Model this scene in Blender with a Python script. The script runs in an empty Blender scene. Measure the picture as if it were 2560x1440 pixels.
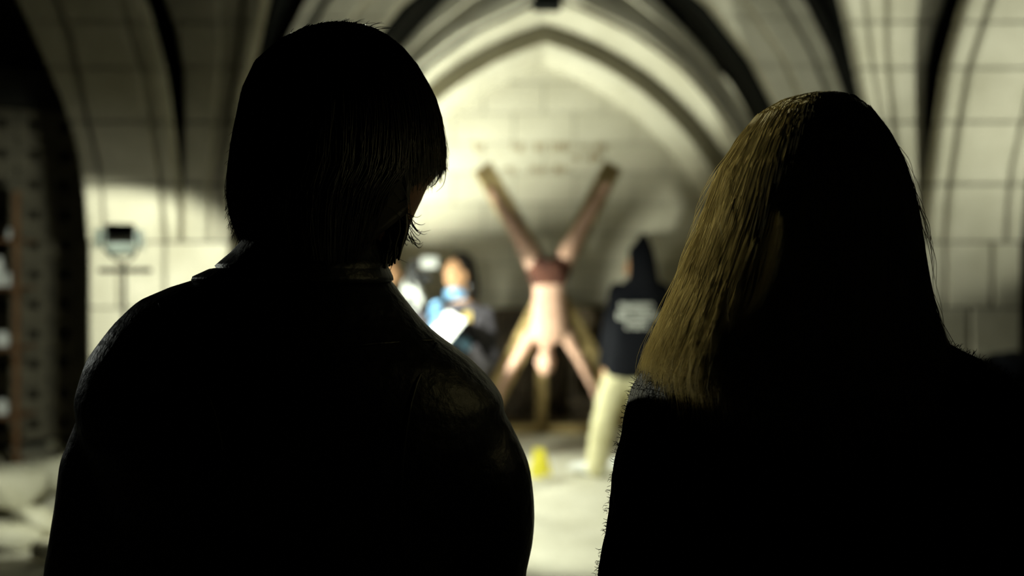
import bpy, bmesh, math, random
from mathutils import Vector, Matrix, noise
from mathutils.bvhtree import BVHTree
random.seed(7)
S = bpy.context.scene
COL = S.collection
R = math.radians

# ------------------------------------------------------------------ camera
FPX, HORIZON, EYE = 2900.0, 660.0, 1.55          # focal length and horizon row for a 2560x1440 frame, eye height
cam_d = bpy.data.cameras.new('camera'); cam = bpy.data.objects.new('camera', cam_d); COL.objects.link(cam)
cam.location = (0, 0, EYE); cam.rotation_euler = (R(90), 0, 0)
cam_d.sensor_width = 36; cam_d.lens = 36 * FPX / 2560; cam_d.shift_y = (HORIZON - 720) / 2560
cam_d.clip_start = 0.05; cam_d.clip_end = 60
cam_d.dof.use_dof = True; cam_d.dof.focus_distance = 1.22; cam_d.dof.aperture_fstop = 2.7
S.camera = cam
# ------------------------------------------------------------------ world, exposure
w = bpy.data.worlds.new('world'); S.world = w; w.use_nodes = True
w.node_tree.nodes['Background'].inputs[0].default_value = (0.9, 1.0, 1.0, 1)
w.node_tree.nodes['Background'].inputs[1].default_value = 0.0006
S.view_settings.view_transform = 'Standard'; S.view_settings.look = 'None'
S.view_settings.exposure = 0.0; S.view_settings.gamma = 1.0; S.view_settings.use_curve_mapping = False
LIGHT = (0.95, 1.0, 0.84)
# lamp powers (W), used by the lamps built further down
P_PIER, P_WALL, P_KEY, P_FLOOR, P_LOW, P_RIGHT, P_UP, P_HAIR = 150, 760, 330, 360, 180, 290, 230, 4600

# ------------------------------------------------------------------ helpers
def at(u, v, y):
    return Vector(((u - 1280) * y / FPX, y, EYE - (v - HORIZON) * y / FPX))
def px(u, y): return (u - 1280) * y / FPX
def pz(v, y): return EYE - (v - HORIZON) * y / FPX
def link(o, parent=None):
    COL.objects.link(o)
    if parent is not None: o.parent = parent
    return o
def tag(o, label=None, cat=None, group=None, kind=None):
    if label: o['label'] = label
    if cat: o['category'] = cat
    if group: o['group'] = group
    if kind: o['kind'] = kind
    return o
def empty(name, loc=(0, 0, 0)):
    o = bpy.data.objects.new(name, None); o.location = loc; o.empty_display_size = .1
    return link(o)
def obj(name, bm, m, parent=None, smooth=False):
    me = bm
    if isinstance(bm, bmesh.types.BMesh):
        bmesh.ops.recalc_face_normals(bm, faces=bm.faces)
        me = bpy.data.meshes.new(name); bm.to_mesh(me); bm.free()
    if m: me.materials.clear(); me.materials.append(m)
    if smooth: me.polygons.foreach_set('use_smooth', [True] * len(me.polygons))
    o = bpy.data.objects.new(name, me); link(o, parent)
    if parent is not None and parent.location.length > 0: o.matrix_parent_inverse = Matrix.Translation(parent.location).inverted()
    return o
def box(bm, c, s, rot=None, bev=0):
    M = Matrix.Translation(Vector(c)) @ (rot.to_4x4() if rot is not None else Matrix.Identity(4)) @ Matrix.Diagonal((s[0], s[1], s[2], 1))
    r = bmesh.ops.create_cube(bm, size=1, matrix=M)
    if bev:
        es = list({e for v in r['verts'] for e in v.link_edges})
        bmesh.ops.bevel(bm, geom=es, offset=bev, segments=2, affect='EDGES', profile=.6)
def new_box(c, s, rot=None, bev=0):
    bm = bmesh.new(); box(bm, c, s, rot, bev); return bm
def catmull(pts, k):
    P = [Vector(p) for p in pts]
    if len(P) < 3 or k < 2: return P, [float(i) for i in range(len(P))]
    out, par = [], []
    for i in range(len(P) - 1):
        a, b = P[max(i - 1, 0)], P[i]; c, d = P[i + 1], P[min(i + 2, len(P) - 1)]
        for j in range(k):
            t = j / k
            out.append(.5 * ((2 * b) + (c - a) * t + (2 * a - 5 * b + 4 * c - d) * t * t + (3 * b - a - 3 * c + d) * t ** 3)); par.append(i + t)
    out.append(P[-1]); par.append(len(P) - 1.0)
    return out, par
def tube(bm, pts, rad, n=12, k=3, cap=True):
    """round tapered limb through pts; rad per point; rounded ends"""
    C, par = catmull(pts, k)
    if not hasattr(rad, '__len__'): rad = [rad] * len(pts)
    rr = []
    for p in par:
        i = min(int(p), len(rad) - 2) if len(rad) > 1 else 0
        t = p - i; rr.append(rad[i] * (1 - t) + rad[min(i + 1, len(rad) - 1)] * t)
    if cap:
        d0 = (C[0] - C[1]).normalized(); d1 = (C[-1] - C[-2]).normalized()
        h0 = [(C[0] + d0 * rr[0] * math.sin(a), rr[0] * math.cos(a)) for a in (R(75), R(45), R(20))]
        h1 = [(C[-1] + d1 * rr[-1] * math.sin(a), rr[-1] * math.cos(a)) for a in (R(20), R(45), R(75))]
        C = [h[0] for h in h0] + C + [h[0] for h in h1]; rr = [h[1] for h in h0] + rr + [h[1] for h in h1]
    t0 = (C[1] - C[0]).normalized(); ref = Vector((0, 0, 1)) if abs(t0.z) < .9 else Vector((1, 0, 0))
    nrm = (ref - t0 * ref.dot(t0)).normalized()
    rings = []
    for i, c in enumerate(C):
        t = (C[min(i + 1, len(C) - 1)] - C[max(i - 1, 0)])
        t = t.normalized() if t.length > 1e-9 else t0
        nrm = (nrm - t * nrm.dot(t)).normalized(); b = t.cross(nrm)
        rings.append([bm.verts.new(c + (nrm * math.cos(2 * math.pi * j / n) + b * math.sin(2 * math.pi * j / n)) * rr[i]) for j in range(n)])
    for a, b in zip(rings, rings[1:]):
        for j in range(n): bm.faces.new((a[j], a[(j + 1) % n], b[(j + 1) % n], b[j]))
    bm.faces.new(rings[0][::-1]); bm.faces.new(rings[-1])
def loft(bm, rows, n=28, cap=True):
    """rows: (cx, cy, z, half width, half depth, exponent)"""
    rings = []
    for (cx, cy, z, hw, hd, e) in rows:
        ring = []
        for j in range(n):
            a = 2 * math.pi * j / n; c, s = math.cos(a), math.sin(a)
            ring.append(bm.verts.new((cx + hw * math.copysign(abs(c) ** (2 / e), c), cy + hd * math.copysign(abs(s) ** (2 / e), s), z)))
        rings.append(ring)
    for a, b in zip(rings, rings[1:]):
        for j in range(n): bm.faces.new((a[j], a[(j + 1) % n], b[(j + 1) % n], b[j]))
    if cap: bm.faces.new(rings[0][::-1]); bm.faces.new(rings[-1])
def ellipsoid(bm, c, s, rot=None, u=16, v=12):
    M = Matrix.Translation(Vector(c)) @ (rot.to_4x4() if rot is not None else Matrix.Identity(4)) @ Matrix.Diagonal((s[0], s[1], s[2], 1))
    bmesh.ops.create_uvsphere(bm, u_segments=u, v_segments=v, radius=1, matrix=M)
SCRATCH = bpy.data.scenes.new('scratch')
def fuse(bm, voxel, smooth=4, fac=.5):
    """melt the overlapping closed pieces of bm into one continuous skin"""
    bmesh.ops.recalc_face_normals(bm, faces=bm.faces)
    me = bpy.data.meshes.new('fuse'); bm.to_mesh(me); bm.free()
    o = bpy.data.objects.new('fuse', me); SCRATCH.collection.objects.link(o)
    m = o.modifiers.new('r', 'REMESH'); m.mode = 'VOXEL'; m.voxel_size = voxel
    if smooth:
        s = o.modifiers.new('s', 'SMOOTH'); s.iterations = smooth; s.factor = fac
    vl = SCRATCH.view_layers[0]; vl.update(); dg = vl.depsgraph
    out = bpy.data.meshes.new_from_object(o.evaluated_get(dg))
    bpy.data.objects.remove(o); bpy.data.meshes.remove(me)
    return out
def ripple(me, fn):
    """push every vertex along its normal by fn(position)"""
    n = len(me.vertices); co = [0.] * (3 * n); no = [0.] * (3 * n)
    me.vertices.foreach_get('co', co); me.vertex_normals.foreach_get('vector', no)
    for i in range(0, 3 * n, 3):
        d = fn(Vector(co[i:i + 3]))
        co[i] += no[i] * d; co[i + 1] += no[i + 1] * d; co[i + 2] += no[i + 2] * d
    me.vertices.foreach_set('co', co); me.update()
def strands(lines, r, n=3):
    """many thin tapered tubes as one mesh; lines: lists of Vectors; r: root radius"""
    V, F = [], []
    for L in lines:
        m = len(L); prev = None
        for i, c in enumerate(L):
            t = (L[min(i + 1, m - 1)] - L[max(i - 1, 0)])
            t = t.normalized() if t.length > 1e-9 else Vector((0, 0, 1))
            a = t.cross(Vector((.31, .92, .2))); a = a.normalized() if a.length > 1e-6 else Vector((1, 0, 0)); b = t.cross(a)
            q = r * (1 - .75 * (i / (m - 1)) ** 2); base = len(V)
            for j in range(n):
                g = 2 * math.pi * j / n; V.append(c + (a * math.cos(g) + b * math.sin(g)) * q)
            if prev is not None:
                for j in range(n): F.append((prev + j, prev + (j + 1) % n, base + (j + 1) % n, base + j))
            prev = base
    me = bpy.data.meshes.new('strands'); me.from_pydata(V, [], F); me.update()
    return me
def interp(tab, x):
    if x <= tab[0][0]: return tab[0][1:]
    for a, b in zip(tab, tab[1:]):
        if x <= b[0]:
            t = (x - a[0]) / (b[0] - a[0]); return tuple(p + (q - p) * t for p, q in zip(a[1:], b[1:]))
    return tab[-1][1:]

# ------------------------------------------------------------------ materials
def mat(name, c1, c2=None, rough=.8, scale=6, bump=.2, bscale=40, spec=.3, metal=0, detail=6, emit=None, sheen=0):
    m = bpy.data.materials.new(name); m.use_nodes = True
    nt = m.node_tree; b = nt.nodes['Principled BSDF']
    b.inputs['Roughness'].default_value = rough; b.inputs['Metallic'].default_value = metal
    b.inputs['Specular IOR Level'].default_value = spec
    if sheen: b.inputs['Sheen Weight'].default_value = sheen
    tc = nt.nodes.new('ShaderNodeTexCoord')
    n = nt.nodes.new('ShaderNodeTexNoise'); n.inputs['Scale'].default_value = scale; n.inputs['Detail'].default_value = detail
    nt.links.new(tc.outputs['Object'], n.inputs['Vector'])
    r = nt.nodes.new('ShaderNodeValToRGB'); r.color_ramp.elements[0].position = .3; r.color_ramp.elements[1].position = .7
    r.color_ramp.elements[0].color = (*c1, 1); r.color_ramp.elements[1].color = (*(c2 or c1), 1)
    nt.links.new(n.outputs['Fac'], r.inputs['Fac']); nt.links.new(r.outputs['Color'], b.inputs['Base Color'])
    if bump:
        n2 = nt.nodes.new('ShaderNodeTexNoise'); n2.inputs['Scale'].default_value = bscale; n2.inputs['Detail'].default_value = 5
        nt.links.new(tc.outputs['Object'], n2.inputs['Vector'])
        bp = nt.nodes.new('ShaderNodeBump'); bp.inputs['Strength'].default_value = bump; bp.inputs['Distance'].default_value = .02
        nt.links.new(n2.outputs['Fac'], bp.inputs['Height']); nt.links.new(bp.outputs['Normal'], b.inputs['Normal'])
    if emit:
        b.inputs['Emission Color'].default_value = (*emit[0], 1); b.inputs['Emission Strength'].default_value = emit[1]
    return m
M = {}
M['stone'] = mat('limestone', (.37, .345, .255), (.50, .47, .365), .9, 3.0, .35, 30)
M['stone_end'] = mat('pale_limestone', (.41, .385, .29), (.51, .485, .38), .9, 2.2, .3, 24)
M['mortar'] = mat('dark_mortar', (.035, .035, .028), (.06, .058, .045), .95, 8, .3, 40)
M['web_shade'] = mat('web_shade_black', (.006, .007, .006), (.011, .011, .009), .95, 5, .3, 30, spec=.05)  # near-black colour carries the shade of the unlit cells between the ribs
M['floor'] = mat('dusty_floor', (.42, .40, .30), (.55, .53, .42), .9, 2.5, .5, 9)
M['rubble'] = mat('broken_stone', (.36, .34, .23), (.52, .50, .38), .95, 4, .6, 14)
M['aisle'] = mat('grey_block', (.13, .12, .085), (.20, .18, .125), .9, 6, .4, 30)
M['wood'] = mat('weathered_timber', (.20, .14, .055), (.42, .32, .13), .75, 9, .4, 60)
M['darkwood'] = mat('dark_oak', (.035, .024, .012), (.07, .048, .022), .6, 10, .3, 50)
M['black_metal'] = mat('black_metal', (.012, .012, .012), (.02, .02, .02), .5, 20, .1, 80)
M['lamp_black'] = mat('lamp_housing', (.02, .018, .012), (.035, .03, .02), .6, 20, .1, 80)
M['flap'] = mat('barn_door_metal', (.55, .58, .55), (.62, .66, .62), .45, 20, .05, 80, spec=.5)
M['frost'] = mat('frosted_diffuser', (.7, .74, .70), None, .5, 8, 0)
_n = M['frost'].node_tree; _t = _n.nodes.new('ShaderNodeBsdfTranslucent'); _t.inputs[0].default_value = (.8, .86, .8, 1); _x = _n.nodes.new('ShaderNodeMixShader'); _x.inputs[0].default_value = .6
_n.links.new(_n.nodes['Principled BSDF'].outputs[0], _x.inputs[1]); _n.links.new(_t.outputs[0], _x.inputs[2]); _n.links.new(_x.outputs[0], _n.nodes['Material Output'].inputs[0])
M['rust'] = mat('rusty_steel', (.11, .055, .025), (.20, .11, .05), .8, 14, .4, 60)
M['glass_lit'] = mat('lit_lamp_glass', (.9, .9, .8), None, .3, 5, 0, emit=((.95, 1, .90), 90))
M['skin'] = mat('skin', (.50, .30, .21), (.58, .37, .27), .55, 12, .1, 90)
M['skin_warm'] = mat('warm_skin', (.52, .28, .14), (.58, .33, .18), .55, 12, .1, 90)
M['skin_dark'] = mat('shaded_tan_skin', (.13, .07, .045), (.17, .095, .06), .55, 12, .1, 90)  # tan skin taken darker to hold the shade of the hair over the face
M['cloth_red'] = mat('red_brown_cloth', (.028, .008, .006), (.13, .05, .03), .9, 12, .5, 40)
M['navy'] = mat('navy_fabric', (.0045, .005, .007), (.008, .0085, .011), .95, 12, .3, 60, spec=.1)
M['grey_cloth'] = mat('grey_fabric', (.075, .07, .08), (.11, .10, .115), .85, 12, .3, 60)
M['cream'] = mat('cream_trousers', (.50, .47, .27), (.60, .56, .35), .9, 8, .4, 30)
M['white'] = mat('white_plastic', (.72, .74, .70), (.80, .82, .78), .5, 8, .1, 40)
M['paper'] = mat('white_paper', (.86, .88, .84), (.9, .92, .88), .7, 8, 0)
M['blue'] = mat('blue_nitrile', (.16, .36, .62), (.22, .44, .70), .5, 12, .15, 60)
M['yellow'] = mat('yellow_plastic', (.92, .86, .08), (.95, .90, .12), .5, 8, .05)
M['badge'] = mat('ochre_badge', (.45, .33, .10), (.55, .42, .16), .6, 20, .1)
M['print'] = mat('white_print', (.62, .64, .58), (.72, .74, .66), .8, 30, 0)
M['writing'] = mat('brown_wall_paint', (.17, .12, .05), (.30, .23, .12), .9, 9, .2, 30)
M['hair_black'] = mat('black_hair', (.006, .0045, .003), (.012, .009, .006), .42, 40, 0, spec=.5)
M['hair_blond'] = mat('dark_blond_hair', (.30, .245, .115), (.45, .38, .20), .40, 25, 0, spec=.6)
M['leather'] = mat('black_leather', (.0025, .003, .003), (.005, .0055, .005), .42, 12, .15, 70, spec=.36)
M['knit'] = mat('charcoal_knit', (.010, .0095, .008), (.022, .020, .015), .95, 60, .6, 220, spec=.03)
M['fuzz'] = mat('knit_fuzz', (.022, .021, .016), (.04, .037, .028), .9, 60, 0, spec=.1)
M['denim'] = mat('dark_trousers', (.008, .008, .010), (.014, .014, .016), .9, 20, .3, 60)
M['shoe'] = mat('black_shoe', (.008, .008, .008), None, .5, 20, .1)
M['eye'] = mat('dark_eye', (.02, .015, .01), None, .2, 5, 0)

# ------------------------------------------------------------------ floor
def make_floor():
    bm = bmesh.new()
    nx, ny = 90, 110; x0, x1, y0, y1 = -6.5, 7.0, -2.0, 14.0
    g = [[bm.verts.new((x0 + (x1 - x0) * i / nx, y0 + (y1 - y0) * j / ny, 0)) for i in range(nx + 1)] for j in range(ny + 1)]
    for row in g:
        for v in row:
            v.co.z = -.012 + .014 * noise.noise(Vector((v.co.x * 1.3, v.co.y * 1.3, 0))) + .006 * noise.noise(v.co * 4)
    for j in range(ny):
        for i in range(nx): bm.faces.new((g[j][i], g[j][i + 1], g[j + 1][i + 1], g[j + 1][i]))
    return tag(obj('floor', bm, M['floor'], smooth=True), 'pale dusty uneven stone floor of the vaulted crypt', kind='structure')
FLOOR = make_floor()

# ------------------------------------------------------------------ end wall with its pointed arches
YE = 11.9
wall_back = tag(obj('wall_back', new_box((px(1360, YE), YE + .2, 2.5), (7.0, .3, 5.0)), M['mortar']),
                'pale ashlar end wall under the pointed arch', kind='structure')
def block_mesh(wd, h, d, bev=.012):
    bm = new_box((0, 0, 0), (wd, d, h), bev=bev); me = bpy.data.meshes.new('stone_block')
    bmesh.ops.recalc_face_normals(bm, faces=bm.faces); bm.to_mesh(me); bm.free(); me.materials.append(M['stone_end']); return me
bw, bh = .62, .31
full, half = block_mesh(bw - .008, bh - .008, .08, .005), block_mesh(bw / 2 - .008, bh - .008, .08, .005)
xc = px(1360, YE)
for r in range(13):
    xs = [(-4 + i) * bw for i in range(9)] if r % 2 else [(-4.5 + i) * bw for i in range(10)]
    for x in xs:
        if abs(x) > 2.75: continue
        o = bpy.data.objects.new('stone_block', full); link(o, wall_back)
        o.location = (xc + x, YE + .04 + random.uniform(-.003, .003), bh * (r + .5))
def arch_path(cu, y, rad_px, cx_off=-200, cv=806, n=14):
    """right half of the pointed arch, apex to springing then down to the floor (image measure at depth y)"""
    out = []
    a0 = math.acos(min(1, -cx_off / rad_px)); a0 = math.atan2(math.sqrt(max(rad_px ** 2 - cx_off ** 2, 0)), -cx_off)
    for i in range(n + 1):
        a = a0 * (1 - i / n)
        out.append((cu + cx_off + rad_px * math.cos(a), cv - rad_px * math.sin(a)))
    fl = HORIZON + EYE * FPX / y
    if fl > cv: out.append((cu + cx_off + rad_px, (cv + fl) / 2)); out.append((cu + cx_off + rad_px, fl))
    return out
def arch_order(name, prof, label, parent, cu=1360, ymeas=YE):
    """prof: closed list of (radius px at ymeas, y) swept round the whole pointed arch"""
    bm = bmesh.new(); rings = []
    for side in (-1, 1):
        paths = [arch_path(cu, ymeas, r) for r, y in prof]
        idx = range(len(paths[0])); idx = list(idx)[::-1] if side < 0 else list(idx)[1:]
        for i in idx:
            ring = []
            for (r, y), p in zip(prof, paths):
                u = p[i][0] if side > 0 else 2 * cu - p[i][0]
                q = at(u, p[i][1], ymeas); ring.append(bm.verts.new((q.x, y, max(q.z, -.02))))
            rings.append(ring)
    n = len(prof)
    for a, b in zip(rings, rings[1:]):
        for j in range(n): bm.faces.new((a[j], a[(j + 1) % n], b[(j + 1) % n], b[j]))
    bm.faces.new(rings[0]); bm.faces.new(rings[-1][::-1])
    o = obj(name, bm, M['stone_end'], parent); o['label'] = label
    return o
arch_order('arch_moulding', [(668, YE), (690, YE - .26), (712, YE - .34), (712, YE + .04), (668, YE + .04)], 'bright innermost pointed arch moulding', wall_back)
arch_order('arch_moulding', [(712, YE - .06), (718, YE - .08), (760, YE - .08), (766, YE - .06), (766, YE + .04), (712, YE + .04)], 'flat arch face around the inner moulding', wall_back)
arch_order('arch_moulding', [(764, YE - .42), (790, YE - .72), (812, YE - .72), (838, YE - .95), (842, YE + .02), (764, YE + .02)], 'stepped outer arch moulding', wall_back)
# hanging keystone at the crown
def keystone():
    y = 10.35; bm = bmesh.new(); c = at(1367, -30, y)
    loft(bm, [(c.x, y, pz(24, y), .115, .10, 5), (c.x, y, pz(18, y), .135, .12, 5), (c.x, y, pz(-10, y), .125, .12, 5), (c.x, y, pz(-14, y), .16, .15, 5), (c.x, y, pz(-60, y), .16, .15, 5), (c.x, y, pz(-140, y), .10, .10, 4)], 24)
    return bm

# ------------------------------------------------------------------ vault: ribs of cut stones, dark webs between
ceiling = bmesh.new()
def curve_at(tab, v):
    """u of an edge curve at image row v; tab is sorted by v: (v, u)"""
    return interp(tab, v)[0]
CC = 1387
def sample_edges(A, B, v0, v1, n):
    return [(curve_at(A, v0 + (v1 - v0) * i / n), curve_at(B, v0 + (v1 - v0) * i / n), v0 + (v1 - v0) * i / n) for i in range(n + 1)]
def rib_stone(A, B, v0, v1, dep, thick, parent, side, name='rib_stone', m='stone', f0=0., f1=1., gap=.012, lift=0., n=4, cc=CC, vgap=3.0):
    """one cut stone between two edge curves and two courses; front at depth dep(v), body going back"""
    bm = bmesh.new(); rows = []
    for ua, ub, v in sample_edges(A, B, v0 + vgap, v1 - vgap, n):
        y = dep(v) - lift; g = gap * FPX / y
        l = ua + (ub - ua) * f0 + g; r = ua + (ub - ua) * f1 - g
        if r - l < 2: r = l + 2
        q = []
        ch = min(.015, .25 * (r - l) * y / FPX)
        for uu, dy in ((l, thick), (l, ch), (l + ch * FPX / y, 0), (r - ch * FPX / y, 0), (r, ch), (r, thick)):
            if side < 0: uu = 2 * cc - uu
            p = at(uu, v, y); q.append(bm.verts.new((p.x, y + dy, p.z)))
        rows.append(q)
    for a, b in zip(rows, rows[1:]):
        for j in range(6): bm.faces.new((a[j], a[(j + 1) % 6], b[(j + 1) % 6], b[j]))
    bm.faces.new(rows[0]); bm.faces.new(rows[-1][::-1])
    return obj(name, bm, M[m], parent)
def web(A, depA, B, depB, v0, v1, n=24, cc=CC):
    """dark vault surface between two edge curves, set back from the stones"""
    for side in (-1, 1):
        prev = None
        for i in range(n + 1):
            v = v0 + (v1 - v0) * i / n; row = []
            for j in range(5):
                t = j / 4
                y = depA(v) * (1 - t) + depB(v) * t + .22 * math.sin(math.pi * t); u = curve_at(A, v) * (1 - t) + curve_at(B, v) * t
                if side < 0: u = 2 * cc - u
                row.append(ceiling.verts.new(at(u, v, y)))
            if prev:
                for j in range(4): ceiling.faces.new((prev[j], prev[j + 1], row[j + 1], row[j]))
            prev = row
# edge curves as (row v, column u) at the right-hand side
E_L = [(-22, 1380), (0, 1420), (78, 1586), (164, 1703), (254, 1781), (328, 1832), (450, 1890), (600, 1925), (806, 1940), (1100, 1940)]
E_R = [(-230, 1380), (-110, 1540), (0, 1664), (137, 1781), (281, 1871), (430, 1930), (600, 1960), (806, 1975), (1100, 1975)]
G_L = [(-230, 1395), (-130, 1560), (0, 1742), (144, 1859), (254, 1918), (420, 1975), (600, 2000), (806, 2005), (1230, 2005)]
G_R = [(-560, 1395), (-350, 1700), (-150, 1925), (0, 2042), (120, 2098), (250, 2140), (450, 2180), (650, 2195), (1230, 2200)]
I_L = [(-560, 1900), (-300, 2010), (0, 2100), (100, 2125), (260, 2162), (450, 2192), (650, 2200), (1300, 2205)]
I_R = [(-500, 2560), (-200, 2440), (0, 2365), (90, 2335), (175, 2320), (300, 2316), (450, 2318), (525, 2320), (1300, 2320)]
K_L = [(-500, 2640), (-200, 2500), (0, 2415), (165, 2370), (300, 2350), (420, 2335), (525, 2322), (1300, 2322)]
K_1 = [(-500, 2740), (-200, 2570), (0, 2480), (170, 2425), (310, 2400), (475, 2375), (605, 2365), (1300, 2365)]
K_2 = [(-500, 2900), (-200, 2710), (80, 2604), (250, 2569), (420, 2530), (520, 2520), (605, 2516), (1300, 2516)]
K_R = [(-500, 3120), (-300, 2960), (-100, 2810), (0, 2734), (135, 2674), (250, 2624), (360, 2589), (475, 2569), (650, 2556), (1300, 2556)]
def ramp(v, a, b, vt=-500, vb=605): t = min(1, max(0, (v - vt) / (vb - vt))); return a + (b - a) * t
dE = lambda v: 10.4
dG = lambda v: ramp(v, 7.9, 8.2)
dI = lambda v: ramp(v, 6.7, 7.3)
dK = lambda v: ramp(v, 6.1, 7.2)
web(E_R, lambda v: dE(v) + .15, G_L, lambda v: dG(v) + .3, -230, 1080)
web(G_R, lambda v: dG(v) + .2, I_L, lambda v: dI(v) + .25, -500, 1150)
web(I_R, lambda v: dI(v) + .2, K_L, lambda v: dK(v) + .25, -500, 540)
# solid dark backing behind the ribs so that joints read dark
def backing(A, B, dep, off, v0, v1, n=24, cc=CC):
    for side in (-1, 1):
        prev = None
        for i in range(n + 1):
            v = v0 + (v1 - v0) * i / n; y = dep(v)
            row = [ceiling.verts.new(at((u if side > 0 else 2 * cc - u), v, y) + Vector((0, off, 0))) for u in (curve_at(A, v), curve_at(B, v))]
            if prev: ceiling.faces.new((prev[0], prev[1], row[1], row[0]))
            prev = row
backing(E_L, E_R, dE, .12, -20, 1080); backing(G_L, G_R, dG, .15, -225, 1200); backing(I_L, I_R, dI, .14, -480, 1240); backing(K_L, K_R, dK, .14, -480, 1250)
ceil_o = tag(obj('ceiling', ceiling, M['web_shade'], smooth=True), 'vault surface between the pale stone ribs, coloured black as unlit depth', kind='structure')
COURSES = [-480, -340, -200, -70, 55, 170, 305, 460, 605]
for side in (-1, 1):
    for va, vb in zip([-18, 120, 260, 420, 600, 806, 940], [120, 260, 420, 600, 806, 940, 1085]):
        for f0, f1, lf in ((.06, .42, 0), (.42, .66, -.07), (.66, .92, .03)):
            rib_stone(E_L, E_R, va, vb, dE, .12, ceil_o, side, m='stone_end', f0=f0, f1=f1, gap=.002, lift=lf, n=8, cc=1378, vgap=.6)
    for va, vb in zip([-225, -70, 45, 165, 300, 455, 605, 770, 930, 1080], [-70, 45, 165, 300, 455, 605, 770, 930, 1080, 1205]):
        for f0, f1, lf in ((.08, .40, 0), (.40, .72, .06), (.72, .92, .0)):
            rib_stone(G_L, G_R, va, vb, dG, .16, ceil_o, side, f0=f0, f1=f1, gap=.012, lift=lf, n=6, vgap=1.5)
    for va, vb in zip(COURSES, COURSES[1:]):
        for f0, f1, lf in ((.05, .24, .02), (.24, .46, -.02), (.46, 1, .03)):
            rib_stone(I_L, I_R, va, vb, dI, .16, ceil_o, side, f0=f0, f1=f1, gap=.007, lift=lf, n=5)
        rib_stone(K_L, K_1, va, vb, dK, .16, ceil_o, side, lift=.02, gap=.016)
        rib_stone(K_1, K_2, va, vb, dK, .18, ceil_o, side, lift=.05, gap=.009)
        rib_stone(K_2, K_R, va, vb, dK, .55, ceil_o, side, lift=.02, gap=.007)
kb = obj('keystone', keystone(), M['web_shade'], ceil_o, smooth=False); kb['label'] = 'dark pendant keystone at the crown of the arch'
# lower piers, left and right
for side, nm in ((-1, 'wall_left'), (1, 'wall_right')):
    yb = 7.38; ua, ub = (2200, 2550); fl = HORIZON + EYE * FPX / yb
    if side < 0: ua, ub = 2 * CC - ub, 2 * CC - ua
    p0, p1 = px(ua, yb), px(ub, yb)
    core = tag(obj(nm, new_box(((p0 + p1) / 2, yb + .45, pz(600, yb) / 2), (p1 - p0, .88, pz(600, yb))), M['mortar']),
               ('left' if side < 0 else 'right') + ' stone pier carrying the vault ribs', kind='structure')
    rows = [605, 770, 925, 1075, 1200, 1284]; joints = [[2200, 2365, 2482, 2556], [2200, 2300, 2425, 2556], [2200, 2365, 2482, 2556], [2200, 2300, 2425, 2556], [2200, 2365, 2482, 2556]]
    for (va, vb), js in zip(zip(rows, rows[1:]), joints):
        for ja, jb in zip(js, js[1:]):
            rib_stone([(0, ja), (1400, ja)], [(0, jb), (1400, jb)], va, vb, lambda v: 7.2, .55, core, side, name='pier_stone', gap=.007, vgap=2., lift=random.uniform(0, .012), n=1)
# outer shell of the crypt: aisle walls and an upper ceiling, all in the dark
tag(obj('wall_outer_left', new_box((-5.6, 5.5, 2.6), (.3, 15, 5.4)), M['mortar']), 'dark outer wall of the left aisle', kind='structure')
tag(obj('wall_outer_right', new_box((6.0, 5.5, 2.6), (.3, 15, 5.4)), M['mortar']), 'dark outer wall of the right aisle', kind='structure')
tag(obj('ceiling_upper', new_box((.2, 5.5, 5.4), (12, 15, .2)), M['web_shade']), 'dark upper ceiling above the vault', kind='structure')
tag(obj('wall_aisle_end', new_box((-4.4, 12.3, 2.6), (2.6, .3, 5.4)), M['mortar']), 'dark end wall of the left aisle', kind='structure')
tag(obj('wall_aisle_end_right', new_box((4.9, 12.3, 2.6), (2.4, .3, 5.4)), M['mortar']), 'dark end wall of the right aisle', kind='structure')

# perforated block wall in the left aisle
def perforated_wall():
    root_c = at(83, 1100, 9.75); ang = R(36); d = Vector((math.cos(ang), math.sin(ang), 0)); nrm = Vector((math.sin(ang), -math.cos(ang), 0))
    s, hl, dp = .252, .05, .16
    bm = bmesh.new(); a = s / 2 - .005
    def ring(q, y): return [bm.verts.new((x * q, y, z * q)) for x, z in ((-1, -1), (1, -1), (1, 1), (-1, 1))]
    o0, i0, i1, o1 = ring(a, 0), ring(hl, .006), ring(hl * .9, dp), ring(a, dp)
    for p, q in ((o0, i0), (i0, i1), (o1, o0)):
        for j in range(4): bm.faces.new((p[j], p[(j + 1) % 4], q[(j + 1) % 4], q[j]))
    bm.faces.new(i1); bm.faces.new(o1)
    bmesh.ops.recalc_face_normals(bm, faces=bm.faces)
    me = bpy.data.meshes.new('pierced_block'); bm.to_mesh(me); bm.free(); me.materials.append(M['aisle'])
    rz = Matrix.Rotation(ang, 3, 'Z')
    core = tag(obj('wall_aisle', new_box(root_c + d * .0 - nrm * .25 + Vector((0, 0, 1.6 - root_c.z)), (s * 9, .14, 3.2), rz), M['mortar']),
               'pierced block wall in the dark left aisle', kind='structure')
    z0 = pz(912, 9.75)
    for i in range(-4, 4):
        for j in range(-3, 9):
            z = z0 + j * s
            if z < .1: continue
            p = root_c + d * (i * s); o = bpy.data.objects.new('pierced_block', me); link(o, core)
            o.location = (p.x, p.y, z); o.rotation_euler = (0, 0, ang)
perforated_wall()

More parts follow.
